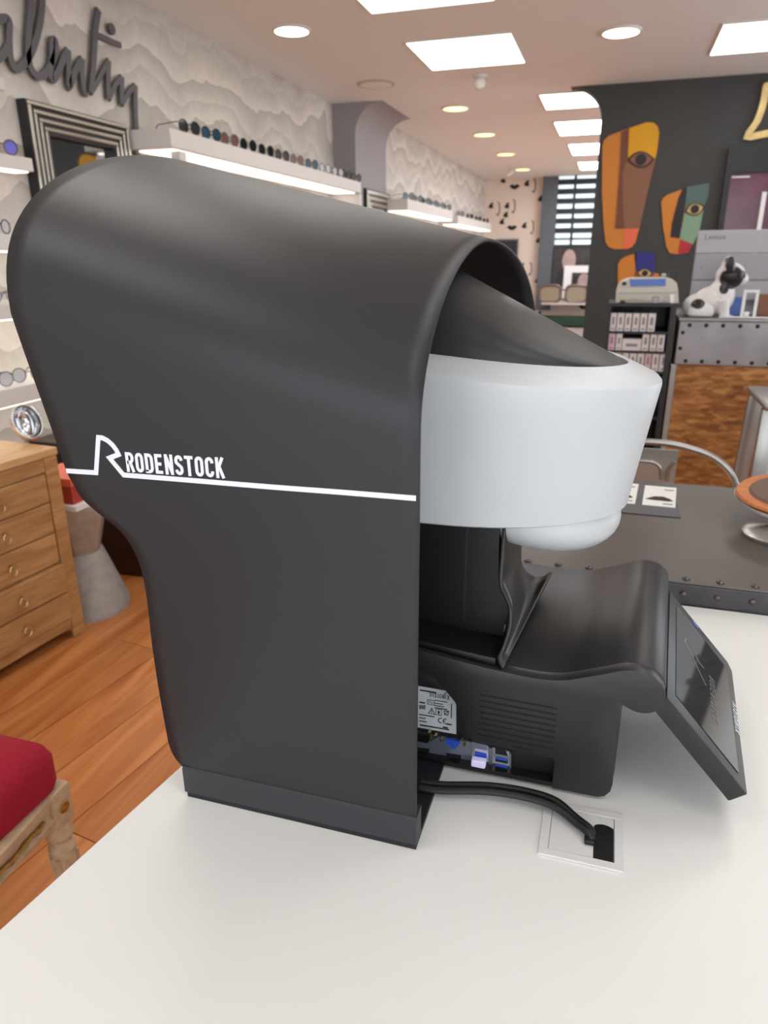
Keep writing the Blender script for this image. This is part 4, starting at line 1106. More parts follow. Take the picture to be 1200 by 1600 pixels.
# ------------------------------------------------------------------ dog statue
def dog_mat():
    m = bpy.data.materials.new('dog_black_white'); m.use_nodes = True
    nt, b = nodes_of(m)
    tc = nt.nodes.new('ShaderNodeTexCoord')
    acc = None
    for (c, r) in DOGSPOTS:
        sb_ = nt.nodes.new('ShaderNodeVectorMath'); sb_.operation = 'SUBTRACT'; sb_.inputs[1].default_value = c
        nt.links.new(tc.outputs['Object'], sb_.inputs[0])
        dv = nt.nodes.new('ShaderNodeVectorMath'); dv.operation = 'DIVIDE'; dv.inputs[1].default_value = r
        nt.links.new(sb_.outputs[0], dv.inputs[0])
        ln = nt.nodes.new('ShaderNodeVectorMath'); ln.operation = 'LENGTH'; nt.links.new(dv.outputs[0], ln.inputs[0])
        lt_ = nt.nodes.new('ShaderNodeMapRange'); lt_.inputs[1].default_value = 0.95; lt_.inputs[2].default_value = 1.05; lt_.inputs[3].default_value = 1; lt_.inputs[4].default_value = 0
        nt.links.new(ln.outputs['Value'], lt_.inputs[0])
        if acc is None: acc = lt_.outputs[0]
        else:
            mx = nt.nodes.new('ShaderNodeMath'); mx.operation = 'MAXIMUM'
            nt.links.new(acc, mx.inputs[0]); nt.links.new(lt_.outputs[0], mx.inputs[1]); acc = mx.outputs[0]
    r = nt.nodes.new('ShaderNodeValToRGB'); r.color_ramp.elements[0].color = rgb(226, 222, 220); r.color_ramp.elements[1].color = rgb(34, 30, 34)
    nt.links.new(acc, r.inputs[0]); nt.links.new(r.outputs[0], b.inputs['Base Color'])
    b.inputs['Roughness'].default_value = 0.3
    return m
DGY = 3.42
def dg(x, y, w=0.0): q = cp2(x, y, DGY); return Vector((q.x, DGY + w, q.z))
droot = Vector((dg(850, 590).x, DGY, 1.0535))
def rel(v): return tuple(v - droot)
DOGSPOTS = [(rel(dg(965, 335, -0.02)), (0.046, 0.07, 0.047)), (rel(dg(955, 250, -0.02)), (0.020, 0.09, 0.032)), (rel(dg(915, 405, -0.03)), (0.020, 0.04, 0.024)), (rel(dg(757, 505, -0.04)), (0.032, 0.035, 0.028)), (rel(dg(1020, 318, -0.02)), (0.022, 0.05, 0.020))]
M['dog'] = dog_mat()
def _flat(mb):
    for v in mb.bm.verts: v.co.z = max(v.co.z, 1.0565)
    return mb
dog = thing('dog_statue', 'black and white sitting dog statue on the zinc counter', 'statue', droot)
db = MB()
k4 = 0.25 * 3.42 / FPX * 1.04   # metres per crop pixel at the statue
def eb(x, y, rx, rz, ry, w=0.0, rot=0.0):
    db.ball(dg(x, y, w), (rx * k4, ry * k4, rz * k4), 18, 12, Matrix.Rotation(rot, 4, 'Y'))
eb(770, 520, 88, 74, 80)                       # rump
eb(830, 480, 95, 72, 76, 0, -0.5)              # back
eb(900, 455, 72, 92, 70, 0, 0.1)               # chest
eb(920, 385, 52, 72, 52, 0, 0.25)              # neck
eb(965, 322, 72, 66, 62)                       # skull
eb(1025, 345, 42, 36, 40)                      # muzzle
eb(1040, 320, 20, 16, 24)                      # nose
eb(985, 285, 40, 30, 50)                       # brow
for s in (-1, 1):
    w = s * 38 * k4
    db.tube([dg(905, 470, w), dg(915, 530, w), dg(918, 585, w)], [40 * k4, 30 * k4, 26 * k4], 12)
    eb(940, 585, 44, 16, 26, w)                # front paw
    eb(770, 545, 68, 52, 34, s * 58 * k4)      # thigh
    eb(790, 586, 46, 17, 30, s * 62 * k4)      # hind paw
    db.tube([dg(948, 290, s * 34 * k4), dg(952, 245, s * 46 * k4), dg(966, 200, s * 50 * k4)], [34 * k4, 27 * k4, 9 * k4], 10)
eb(690, 555, 34, 20, 20)                       # tail
do = _flat(db).build('dog_body', 'dog', dog)
rm = do.modifiers.new('remesh', 'REMESH'); rm.mode = 'VOXEL'; rm.voxel_size = 0.0028; rm.use_smooth_shade = True
sm = do.modifiers.new('smooth', 'SMOOTH'); sm.factor = 0.5; sm.iterations = 5
MB().ball(dg(1062, 326), (0.007, 0.010, 0.006), 10, 8).build('nose', 'ink', dog, smooth=True)
for s in (-1, 1):
    e = dg(1012, 316, s * 46 * k4)
    MB().ball(e, 0.006, 10, 8).build('eye', 'ink', dog, smooth=True)

# ------------------------------------------------------------------ painted masks on the charcoal wall
def mask(label, pieces, eye, off=(900, 0), sc=4.0):
    base = AY - 0.012
    c = ony(off[0] + pieces[0][1][0][0] / sc, off[1] + pieces[0][1][0][1] / sc, base)
    t = thing('wall_mask', label, 'wall art', (c.x, AY, c.z), 'painted masks on the charcoal wall')
    for i, (key, poly, lay) in enumerate(pieces):
        Y = AY - 0.001
        pts = [ony(off[0] + x / sc, off[1] + y / sc, base) for x, y in poly]
        MB().prism([(p.x, Y, p.z) for p in pts], (0, -0.010 - 0.003 * lay, 0)).build('painted_piece', key, t)
    if eye:
        ex, ey, ew, eh, tilt, k1, k2 = eye
        Y = AY - 0.0175
        def almond(s):
            out = []
            for k in range(12): u = -1 + 2 * k / 12; out.append((u * ew * s, -(1 - u * u) * eh * s))
            for k in range(12): u = 1 - 2 * k / 12; out.append((u * ew * s, (1 - u * u) * eh * s))
            return [(ex + x * math.cos(tilt) - y * math.sin(tilt), ey + x * math.sin(tilt) + y * math.cos(tilt)) for x, y in out]
        for s, key, yy in ((1.0, 'm_black', Y), (0.82, k1, Y - 0.003)):
            MB().prism([(q.x, yy, q.z) for q in [ony(off[0] + x / sc, off[1] + y / sc, base) for x, y in almond(s)]], (0, -0.003, 0)).build('eye_outline' if s == 1 else 'eye_white', key, t)
        q = ony(off[0] + ex / sc, off[1] + ey / sc, base)
        MB().tube([Vector((q.x, Y - 0.006, q.z)), Vector((q.x, Y - 0.009, q.z))], eh * 0.55 / sc * AY / FPX, 16).build('pupil', 'm_black', t)
mask('tall orange and brown painted mask with a yellow forehead', [
  ('m_orange', [(165, 910), (175, 875), (205, 848), (330, 800), (440, 763), (485, 765), (512, 790), (521, 830), (510, 930), (480, 1060), (440, 1240), (400, 1410), (372, 1515), (350, 1545), (320, 1557), (240, 1557), (205, 1545), (185, 1515), (172, 1400), (162, 1200)], 0),
  ('m_brown', [(325, 990), (492, 990), (480, 1055), (440, 1240), (398, 1425), (245, 1430), (255, 1300), (290, 1100)], 1),
  ('m_dark', [(330, 802), (285, 826), (270, 1100), (245, 1430), (300, 1428), (292, 1240), (290, 1090), (322, 985)], 2),
  ('m_yellow', [(333, 803), (440, 766), (484, 768), (510, 792), (518, 830), (508, 925), (497, 985), (324, 985)], 2),
  ('m_coral', [(302, 1431), (395, 1428), (370, 1512), (348, 1542), (320, 1553), (296, 1554)], 1)],
  (405, 998, 85, 52, 0.0, 'm_brown', 'm_black'))
mask('smaller painted mask with green cheek, red mouth and orange edge', [
  ('m_orange', [(533, 1262), (545, 1238), (570, 1218), (660, 1183), (700, 1300), (650, 1494), (725, 1525), (702, 1578), (640, 1590), (585, 1582), (566, 1545), (545, 1420)], 0),
  ('m_black', [(664, 1184), (695, 1176), (675, 1330), (648, 1490), (590, 1482), (598, 1400), (640, 1240)], 1),
  ('m_teal', [(692, 1168), (835, 1142), (826, 1235), (802, 1285), (678, 1335)], 1),
  ('m_green', [(678, 1335), (802, 1285), (772, 1440), (732, 1527), (646, 1492)], 1),
  ('m_red', [(652, 1497), (727, 1528), (703, 1576), (638, 1588)], 1)],
  (742, 1308, 64, 40, -0.25, 'm_cream', 'm_black'))
mask('low painted mask with a blue forehead half hidden behind the beige instrument', [
  ('m_orange', [(262, 400), (262, 250), (280, 222), (310, 203), (362, 187), (372, 280), (352, 420), (345, 520), (290, 520)], 0),
  ('m_blue', [(384, 176), (492, 182), (490, 300), (374, 290)], 1),
  ('m_brown', [(372, 292), (490, 302), (470, 420), (440, 520), (350, 520), (356, 420)], 1)],
  (430, 308, 50, 30, 0.05, 'm_cream', 'm_black'), (900, 350))
# gold letter and dark framed glazing at the right edge
gl = thing('wall_letter', 'gold metal letter cut off by the right edge above the dark frame', 'letter', (ony(1190, 210, AY).x, AY, ony(1190, 210, AY).z))
b = MB()
pts_ = smooth2([Vector((p.x, p.z)) for p in [ony(x, y, AY) for x, y in ((1196, 134), (1192, 160), (1182, 190), (1167, 214), (1195, 210), (1230, 206))]], 3)
add_ribbon(b, [(p.x, p.y) for p in pts_], 0.045, lambda a, b_, h: Vector((a, AY - 0.001 - h, b_)), 0.03)
pts2 = [(ony(x, y, AY).x, ony(x, y, AY).z) for x, y in ((1192, 137), (1212, 134), (1230, 150))]
add_ribbon(b, pts2, 0.045, lambda a, b_, h: Vector((a, AY - 0.001 - h, b_)), 0.03)
b.build('letter_stroke', 'goldletter', gl)
gz = thing('framed_glazing', 'dark framed glossy panel with painted pink reflections on the charcoal wall', 'frame', (1.3, AY, 1.3))
fx0 = ony(1128, 300, AY).x; fz1 = ony(1135, 232, AY).z; fx1 = fx0 + 1.25; fz0 = 1.0
b = MB(); b.box(fx0, fx1, AY - 0.05, AY - 0.001, fz1 - 0.17, fz1); b.box(fx0, fx0 + 0.04, AY - 0.05, AY - 0.001, fz0, fz1 - 0.17); b.box(fx1 - 0.04, fx1, AY - 0.05, AY - 0.001, fz0, fz1 - 0.17); b.box(fx0 + 0.04, fx1 - 0.04, AY - 0.05, AY - 0.001, fz0, fz0 + 0.05)
b.build('frame_border', 'darkframe', gz)
MB().box(fx0 + 0.041, fx1 - 0.041, AY - 0.02, AY - 0.005, fz0 + 0.051, fz1 - 0.171).build('pane', 'painted_pink', gz)
MB().box(fx0 + 0.27, fx0 + 0.30, AY - 0.03, AY - 0.0205, fz0 + 0.051, fz1 - 0.30).build('mullion', 'whitecard', gz)
MB().box(fx0 + 0.05, fx0 + 0.17, AY - 0.03, AY - 0.0205, fz1 - 0.20, fz1 - 0.19).build('lamp_strip', 'whitecard', gz)

# ------------------------------------------------------------------ eyewear prototypes
def glasses(name, label, fkey, lkey, group, s=1.0, roundl=False, thick=0.0022):
    t = thing(name, label, 'glasses', (0, 0, 0), group)
    rx, rz = (0.024, 0.023) if roundl else (0.027, 0.021)
    zc = 0.024
    for sx in (-1, 1):
        cx = sx * 0.033
        pts = []
        for k in range(21):
            a = 2 * PI * k / 20
            e = 0.55 if not roundl else 1.0
            pts.append(Vector((cx + rx * math.copysign(abs(math.cos(a)) ** e, math.cos(a)), 0.0, zc + rz * math.copysign(abs(math.sin(a)) ** e, math.sin(a)))) * s)
        MB().tube(pts, thick * s, 6, False).build('rim', fkey, t, smooth=True)
        MB().prism([p + Vector((0, 0.0006, 0)) for p in pts[:-1]], (0, 0.0012, 0)).build('lens', lkey, t)
        MB().tube([Vector((sx * 0.060, 0.0, zc + 0.012)) * s, Vector((sx * 0.064, 0.01, zc + 0.012)) * s, Vector((sx * 0.064, 0.10, zc + 0.008)) * s, Vector((sx * 0.062, 0.135, 0.004)) * s], 0.0017 * s, 6).build('temple', fkey, t, smooth=True)
    MB().tube([Vector((-0.010, 0, zc + 0.006)) * s, Vector((0, -0.002, zc + 0.010)) * s, Vector((0.010, 0, zc + 0.006)) * s], 0.0020 * s, 6).build('bridge', fkey, t, smooth=True)
    return t
def place(proto, loc, rz, label, used):
    o = proto if not used.get(proto.name) else copy_tree(proto)
    used[proto.name] = True
    o.location = loc; o.rotation_euler = (0, 0, rz); o['label'] = label
    return o
# white wall shelf
SHX = -2.115
sh = thing('wall_shelf', 'long white box shelf with lit underside full of sunglasses', 'shelf', (WX + 0.13, 4.7, 1.79))
MB().box(WX + 0.001, SHX, 3.36, 6.19, 1.813, 1.896, 0.002).build('box', 'shelf', sh)
MB().box(WX + 0.04, SHX - 0.03, 3.42, 6.12, 1.805, 1.8125).build('light_strip', 'led', sh)
q = onx(279, 250, SHX - 0.03)
MB().box(SHX - 0.055, SHX - 0.005, q.y - 0.025, q.y + 0.035, 1.715, 1.8045, 0.002).build('bracket', 'shelf', sh)
MB().box(WX + 0.001, SHX, 6.15, 6.20, 1.62, 1.8045).build('bracket', 'shelf', sh)
used = {}
kinds = {'k': glasses('sunglasses', 'x', 'gf_black', 'lens_dark', 'sunglasses on the white wall shelf', 1.32, True),
         't': glasses('sunglasses', 'x', 'gf_black', 'lens_teal', 'sunglasses on the white wall shelf', 1.32, True),
         'b': glasses('sunglasses', 'x', 'gf_brown', 'lens_brown', 'sunglasses on the white wall shelf', 1.32, True),
         'c': glasses('sunglasses', 'x', 'gf_silver', 'lens_clear', 'sunglasses on the white wall shelf', 1.32, True)}
row = [(296, 'k', 'dark sunglasses at the near end of the white wall shelf'), (330, 't', 'teal lensed sunglasses, second on the white wall shelf'), (359, 'b', 'brown tinted sunglasses, third on the white wall shelf'), (388, 'k', 'dark sunglasses right after the brown tinted pair on the shelf'), (416, 'k', 'dark sunglasses, fifth on the white wall shelf'), (441, 'k', 'dark sunglasses, sixth on the white wall shelf'), (464, 'b', 'second brown tinted sunglasses, near the middle of the shelf'), (487, 't', 'blue green sunglasses, eighth on the white wall shelf'), (508, 'c', 'silver glasses just past the eighth pair on the shelf'), (528, 'c', 'silver glasses, third pair from the far shelf end'), (541, 'k', 'dark sunglasses, second from the far shelf end'), (557, 'k', 'dark sunglasses at the far end of the white wall shelf')]
for px, k, lb in row:
    py = 190 + (px - 270) * 0.305
    q = onx(px, py, SHX - 0.03)
    place(kinds[k], (SHX - 0.03, q.y, 1.8995), math.radians(79), lb, used)

# script wall sign
LX = WX + 0.012
sg = thing('script_wall_sign', 'dark metal handwritten name mounted on the grey wallpaper', 'sign', (WX, 3.0, 2.1))
def wl(x, y): q = onx(x / 3.0, y / 3.0, LX + 0.012); return (q.y, q.z)
def wstroke(pts, w=0.031, n=5, nm='script_letter'):
    b = MB()
    pp = smooth2([Vector(wl(*p)) for p in pts], n)
    add_ribbon(b, [(p.x, p.y) for p in pp], w, lambda a, b_, h: Vector((LX + h, a, b_)), 0.012)
    b.build(nm, 'letter', sg)
wstroke([(-70, 150), (-20, 105), (20, 85), (45, 100), (45, 180), (52, 270), (78, 322), (112, 300), (140, 262)])
wstroke([(-70, 330), (-20, 285), (20, 250), (45, 205)])
wstroke([(118, 300), (160, 215), (188, 110), (200, 0), (195, -70), (170, -90), (150, -40), (143, 60), (133, 200), (138, 290), (160, 340), (190, 358), (222, 335), (246, 290)])
wstroke([(240, 300), (262, 240), (258, 190), (245, 200), (243, 270), (236, 330), (248, 372), (272, 340), (298, 275), (320, 235)])
wstroke([(320, 232), (322, 320), (326, 400), (352, 335), (386, 276)])
wstroke([(386, 274), (384, 340), (396, 425), (408, 438)])
wstroke([(462, 45), (448, 140), (438, 300), (425, 435)])
wstroke([(432, 158), (480, 172), (530, 196), (570, 212)], 0.024)
wstroke([(425, 435), (455, 390), (490, 320), (512, 282)], 0.024)
wstroke([(510, 282), (508, 380), (512, 466)])
wstroke([(512, 466), (540, 400), (572, 360)], 0.024)
wstroke([(572, 358), (570, 430), (572, 490)])
wstroke([(572, 490), (600, 440), (634, 400)], 0.024)
wstroke([(634, 398), (634, 500), (640, 640), (640, 705), (656, 722)])
cdot = wl(525, 135)
MB().tube([Vector((LX, cdot[0], cdot[1])), Vector((LX + 0.014, cdot[0], cdot[1]))], 0.024, 18).build('letter_dot', 'letter', sg)
for p in ((60, 300), (190, 355), (440, 250), (575, 420)):
    c = wl(*p)
    MB().tube([Vector((WX + 0.0005, c[0], c[1])), Vector((LX - 0.0002, c[0], c[1]))], 0.006, 8).build('standoff', 'letter', sg)

# ridged mirror
MX = WX + 0.045
mr = thing('ridged_mirror', 'rectangular mirror in a black frame of silver ridges beneath the script sign', 'mirror', (WX, 3.0, 1.1))
my0, my1, mz1 = 2.672, 3.335, 1.913
mz0 = 1.02
b = MB()
def frame_x(mb, a0, a1, c0, c1, w_, x0, x1, bev=0.0):
    mb.box(x0, x1, a0, a1, c1 - w_, c1, bev); mb.box(x0, x1, a0, a1, c0, c0 + w_, bev)
    mb.box(x0, x1, a0, a0 + w_, c0 + w_, c1 - w_, bev); mb.box(x0, x1, a1 - w_, a1, c0 + w_, c1 - w_, bev)
frame_x(b, my0, my1, mz0, mz1, 0.118, WX + 0.001, MX)
b.build('frame_base', 'darkframe', mr)
for k in range(4):
    o_ = 0.005 + k * 0.028
    b = MB(); frame_x(b, my0 + o_, my1 - o_, mz0 + o_, mz1 - o_, 0.015, MX + 0.0002, MX + 0.012 - 0.002 * k, 0.003)
    b.build('silver_ridge', 'silver', mr)
MB().box(WX + 0.004, WX + 0.014, my0 + 0.119, my1 - 0.119, mz0 + 0.119, mz1 - 0.119).build('mirror_glass', 'mirror', mr)
# small striped frame on the jamb reveal
sm_ = thing('ridged_mirror', 'small silver ridged frame at the far end of the white shelf', 'mirror', (-2.178, 6.7, 1.5))
XJ = -2.176
ya = onx(569, 320, XJ).y; yb = onx(607, 320, XJ).y; zt = onx(588, 299, XJ).z
b = MB(); frame_x(b, ya, yb, zt - 0.75, zt, 0.15, XJ, XJ + 0.02); b.build('frame_base', 'darkframe', sm_)
for k in range(3):
    b = MB(); o_ = 0.012 + k * 0.047; frame_x(b, ya + o_, yb - o_, zt - 0.75 + o_, zt - o_, 0.03, XJ + 0.0205, XJ + 0.03, 0.004); b.build('silver_ridge', 'silver', sm_)
MB().box(XJ, XJ + 0.006, ya + 0.151, yb - 0.151, zt - 0.6, zt - 0.151).build('mirror_glass', 'whitecard', sm_)

# near shelves on the left wall with frames
def nshelf(y0, y1, z0, z1, xf, label):
    t = thing('wall_shelf', label, 'shelf', (WX, (y0 + y1) / 2, z0), 'short shelves left of the hood')
    MB().box(WX + 0.001, xf, y0, y1, z0, z1, 0.002).build('board', 'shelf', t)
    MB().box(WX + 0.02, xf - 0.01, y0 + 0.02, y1 - 0.02, z0 - 0.006, z0 - 0.0005).build('light_strip', 'led', t)
nshelf(1.2, 2.60, 1.635, 1.684, WX + 0.10, 'small white shelf ending left of the ridged mirror')
nshelf(1.2, 2.55, 1.335, 1.395, WX + 0.12, 'white shelf stub below the ridged mirror corner, upper left')
nshelf(1.2, 3.2, 1.100, 1.150, -2.08, 'white shelf at middle height left of the hood')
nshelf(1.2, 3.2, 0.795, 0.858, -2.08, 'lowest white shelf left of the hood above the oak dresser')
g1 = glasses('eyeglasses', 'round thin metal eyeglasses on the middle shelf left of the hood', 'gf_silver', 'lens_clear', 'eyeglasses on the left shelves', 1.15, True, 0.0016)
u2 = {}
q = onx(5, 455, -2.12); place(g1, (-2.12, q.y, 1.1525), math.radians(75), 'round thin eyeglasses on the middle shelf left of the hood', u2)
q = onx(-6, 595, -2.12); place(g1, (-2.12, q.y, 0.8605), math.radians(75), 'thin eyeglasses on the lowest left shelf, nearer the photo edge', u2)
q = onx(36, 590, -2.12); place(g1, (-2.12, q.y + 0.03, 0.8605), math.radians(75), 'thin eyeglasses on the lowest left shelf, nearer the hood', u2)
g2 = glasses('eyeglasses', 'dark eyeglasses at the left edge below the mirror', 'gf_black', 'lens_clear', 'eyeglasses on the left shelves', 1.1, True)
q = onx(2, 352, WX + 0.06); g2.location = (WX + 0.08, q.y - 0.03, 1.3975); g2.rotation_euler = (0, 0, math.radians(100))
g3 = glasses('eyeglasses', 'blue violet lensed eyeglasses on the small shelf beside the mirror', 'gf_brown', 'lens_blue', 'eyeglasses on the left shelves', 1.15, True)
q = onx(0, 235, WX + 0.06); g3.location = (WX + 0.07, q.y, 1.6865); g3.rotation_euler = (0, 0, math.radians(75))
q0 = onx(-12, 118, WX + 0.005); q1 = onx(7, 142, WX + 0.005)
o = MB().box(WX + 0.0005, WX + 0.012, q0.y, q1.y, q1.z, q0.z, 0.002).build('price_card', 'shelf', loc=(WX, q1.y, q1.z)); tag(o, 'small white card on the wallpaper under the script sign', 'card')

# back room shelves on the left
def bshelf(pl, pr, label, n):
    X = -1.95
    a = onx(pl[0], pl[1], X); c = onx(pr[0], pr[1], X)
    zc_ = (a.z + c.z) / 2
    t = thing('wall_shelf', label, 'shelf', (-2.2, (a.y + c.y) / 2, zc_), 'lit shelves in the back room')
    MB().box(-2.199, X, a.y, c.y, zc_ - 0.10, zc_, 0.003).build('box', 'shelf', t)
    MB().box(-2.15, X - 0.01, a.y + 0.03, c.y - 0.03, zc_ - 0.112, zc_ - 0.101).build('light_strip', 'led', t)
    for k in range(n):
        y = a.y + (c.y - a.y) * (k + 0.5) / n
        place(kinds['k'], (X - 0.04, y, zc_ + 0.0035), math.radians(62), 'dark sunglasses, %s on the %s' % (ords[k], label), used)
bshelf((637, 310), (708, 330), 'nearer lit shelf in the back room', 6)
bshelf((716, 336), (768, 350), 'farther lit shelf in the back room', 4)
a = onx(607, 262, -2.195); c = onx(640, 296, -2.195)
# tv board, poster, display glasses and green shelf at the far wall
YB = 12.6
def boxpx(x0, y0, x1, y1, Y, d, name, key, parent=None, loc=True):
    a = ony(x0, y0, Y); c = ony(x1, y1, Y)
    b = MB().box(min(a.x, c.x), max(a.x, c.x), Y, Y + d, min(a.z, c.z), max(a.z, c.z))
    return b.build(name, key, parent, loc=None if parent else (a.x, Y, c.z))
t = thing('wall_screen', 'dark grey screen on the far wall behind the hood top', 'screen', tuple(ony(795, 420, 12.7)))
boxpx(775, 374, 807, 424, 12.74, 0.058, 'housing', 'tv', t); boxpx(777, 377, 805, 421, 12.735, 0.0045, 'display', 'darkframe', t)
pt = thing('portrait_poster', 'dark black and white portrait print below the far window', 'poster', tuple(ony(897, 440, 12.66)))
boxpx(864, 388, 940, 450, 12.66, 0.01, 'print', 'photo_d', pt)
pc = ony(889, 407, 12.65)
MB().ball((pc.x, 12.655, pc.z), (0.11, 0.006, 0.17)).build('pale_figure', 'photo_l', pt, smooth=True)
pt = thing('framed_portrait', 'white framed small portrait print in front of the dark poster', 'picture', tuple(ony(910, 455, 12.5)))
boxpx(882, 415, 945, 466, 12.58, 0.02, 'frame_border', 'whitecard', pt); boxpx(894, 426, 945, 466, 12.574, 0.005, 'print', 'photo_d', pt)
pc = ony(912, 441, 12.57); MB().ball((pc.x, 12.57, pc.z), (0.10, 0.004, 0.14)).build('pale_figure', 'photo_l', pt, smooth=True)
ds = thing('wall_shelf', 'narrow pale ledge carrying the giant display sunglasses', 'shelf', tuple(ony(880, 476, 12.2)))
boxpx(846, 473, 950, 477, 12.15, 0.6, 'board', 'wallwhite', ds)
dgz = glasses('display_sunglasses', 'giant display sunglasses with olive lenses on the far ledge', 'gf_brown', 'lens_olive', 'giant eyewear', 6.2, False, 0.0034)
c = ony(879, 474, 12.18); dgz.location = (c.x, 12.18, c.z + 0.0); dgz.rotation_euler = (0, 0, 0)
for chd in dgz.children:
    if chd.name.startswith('temple'): chd.scale = (1, 0.4, 1)
gsf = thing('green_cabinet', 'dark green topped low cabinet below the far ledge', 'cabinet', tuple(ony(890, 520, 11.9)))
boxpx(830, 497, 950, 510, 11.9, 0.6, 'top', 'greenshelf', gsf)
a = ony(830, 510.5, 11.95); MB().box(a.x, a.x + 1.4, 11.98, 12.45, 0.0, a.z - 0.002).build('body', 'facewall', gsf)
for k in range(6):
    o = boxpx(888 + k * 4.6, 513, 892 + k * 4.6, 535, 11.93, 0.04, 'book', 'boxwhite', gsf)
    o.name = 'drawer_slat'

# ------------------------------------------------------------------ oak dresser on the left
DA = math.radians(5.6)
dr = thing('oak_dresser', 'oak chest of drawers with ring knobs along the left wall', 'dresser', (-1.76, 1.895, 0))
du = Vector((-math.sin(DA), -math.cos(DA), 0))     # along the front, towards the viewer
dn = Vector((math.cos(DA), -math.sin(DA), 0))      # out of the front
dc = Vector((-1.762, 1.897, 0))
MD = Matrix(((du.x, dn.x, 0, dc.x), (du.y, dn.y, 0, dc.y), (0, 0, 1, 0), (0, 0, 0, 1)))
DLEN, DDEP, DH = 0.95, 0.46, 0.705
def dbox(a0, a1, n0, n1, z0, z1, name, key, parent, bev=0.002):
    return MB().box(a0, a1, n0, n1, z0, z1, bev, MD).build(name, key, parent)
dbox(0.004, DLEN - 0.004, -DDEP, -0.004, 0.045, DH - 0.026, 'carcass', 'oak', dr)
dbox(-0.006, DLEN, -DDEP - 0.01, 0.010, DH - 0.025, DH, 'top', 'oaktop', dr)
dbox(0.0, 0.052, -0.0035, 0.008, 0.0, DH - 0.026, 'stile', 'oak', dr)
dbox(DLEN - 0.052, DLEN, -0.0035, 0.008, 0.0, DH - 0.026, 'stile', 'oak', dr)
dbox(0.053, DLEN - 0.053, -0.0035, 0.006, 0.63, DH - 0.027, 'rail', 'oak', dr)
dbox(0.053, DLEN - 0.053, -0.0035, 0.005, 0.046, 0.085, 'rail', 'oak', dr)
dzs = [(0.527, 0.626, 0.006), (0.418, 0.522, 0.004), (0.306, 0.412, 0.004), (0.197, 0.300, 0.022), (0.090, 0.190, 0.016)]
for i, (z0, z1, pr) in enumerate(dzs):
    d_ = dbox(0.056, DLEN - 0.056, -0.003, pr, z0, z1, 'drawer', 'oak', dr, 0.003)
    for ka in (0.25, 0.70):
        kz = (z0 + z1) / 2 + 0.012
        pbk = MD @ Vector((ka, pr, kz)); out = dn
        MB().tube([pbk, pbk + out * 0.018], [0.005, 0.006], 10).build('knob', 'gold', d_, smooth=True)
        cc = pbk + out * 0.014 - Vector((0, 0, 0.017))
        ring_ = [cc + du * (0.013 * math.cos(2 * PI * k / 16)) + Vector((0, 0, 0.017 * math.sin(2 * PI * k / 16))) for k in range(17)]
        MB().tube(ring_, 0.0022, 6, False).build('ring_pull', 'gold', d_, smooth=True)
# chrome shell on the dresser
q = onz(54, 690, DH)
cs = thing('chrome_bowl', 'tilted polished chrome shell bowl on the oak dresser', 'bowl', (q.x, q.y, DH))
b = MB(); rws = []
NS = 28
for i in range(13):
    ph = PI / 2 * (i / 12.0) * 1.18 - 0.28 * 0
    rws.append([Vector((0.066 * math.sin(ph + 0.02) * math.cos(2 * PI * k / NS), 0.05 * math.sin(ph + 0.02) * math.sin(2 * PI * k / NS), -0.055 * math.cos(ph + 0.02))) for k in range(NS)])
tiltm = Matrix.Translation((q.x - 0.02, q.y, DH + 0.084)) @ Matrix.Rotation(math.radians(-25), 4, 'Z') @ Matrix.Rotation(math.radians(62), 4, 'Y')
rws = [[tiltm @ v for v in r_] for r_ in rws]
zmin = min(v.z for r_ in rws for v in r_)
rws = [[v - Vector((0, 0, zmin - DH - 0.002)) for v in r_] for r_ in rws]
b.grid(rws, True); co = b.build('shell', 'chrome', cs, smooth=True, angle=60)
s_ = co.modifiers.new('solid', 'SOLIDIFY'); s_.thickness = 0.005; s_.offset = -1

# hourglass stool, red box, dark chest
HX, HY = -1.885, 2.075
hs = thing('hourglass_stool', 'grey concrete hourglass stool between the oak dresser and the hood', 'stool', (HX, HY, 0))
MB().lathe([(0.158, 0.0), (0.160, 0.02), (0.085, 0.247)], (HX, HY, 0), 40).build('lower_cone', 'concrete', hs, smooth=True)
MB().lathe([(0.085, 0.2475), (0.135, 0.425), (0.135, 0.44)], (HX, HY, 0), 6).build('upper_cone', 'concrete2', hs)
o = MB().box(HX - 0.11, HX + 0.105, HY - 0.10, HY + 0.10, 0.4405, 0.462, 0.002).build('tray', 'whitecard', loc=(HX, HY, 0.4405)); tag(o, 'white tray on the hourglass stool under the red box', 'tray')
t = thing('gift_box', 'red cardboard box on the hourglass stool', 'box', (HX, HY, 0.4625))
MB().box(HX - 0.095, HX + 0.085, HY - 0.085, HY + 0.085, 0.4625, 0.53, 0.002).build('body', 'redbox', t); MB().box(HX - 0.098, HX + 0.088, HY - 0.088, HY + 0.088, 0.5305, 0.56, 0.002).build('lid', 'm_coral', t)
cst = thing('dark_chest', 'dark stained wooden chest on the floor behind the hourglass stool', 'chest', (-1.75, 2.6, 0))
MB().box(-2.30, -1.35, 2.36, 2.80, 0.012, 0.54, 0.004).build('body', 'darkwood', cst)
MB().box(-2.31, -1.34, 2.35, 2.81, 0.541, 0.58, 0.004).build('lid', 'darkwood', cst)
for x in (-2.26, -1.39): MB().box(x - 0.03, x + 0.03, 2.38, 2.78, 0.0, 0.0118).build('runner', 'darkwood', cst)
MB().tube([Vector((-1.70, 2.352, 0.29)), Vector((-1.68, 2.338, 0.27)), Vector((-1.66, 2.352, 0.29))], 0.004, 6).build('handle', 'gold', cst)

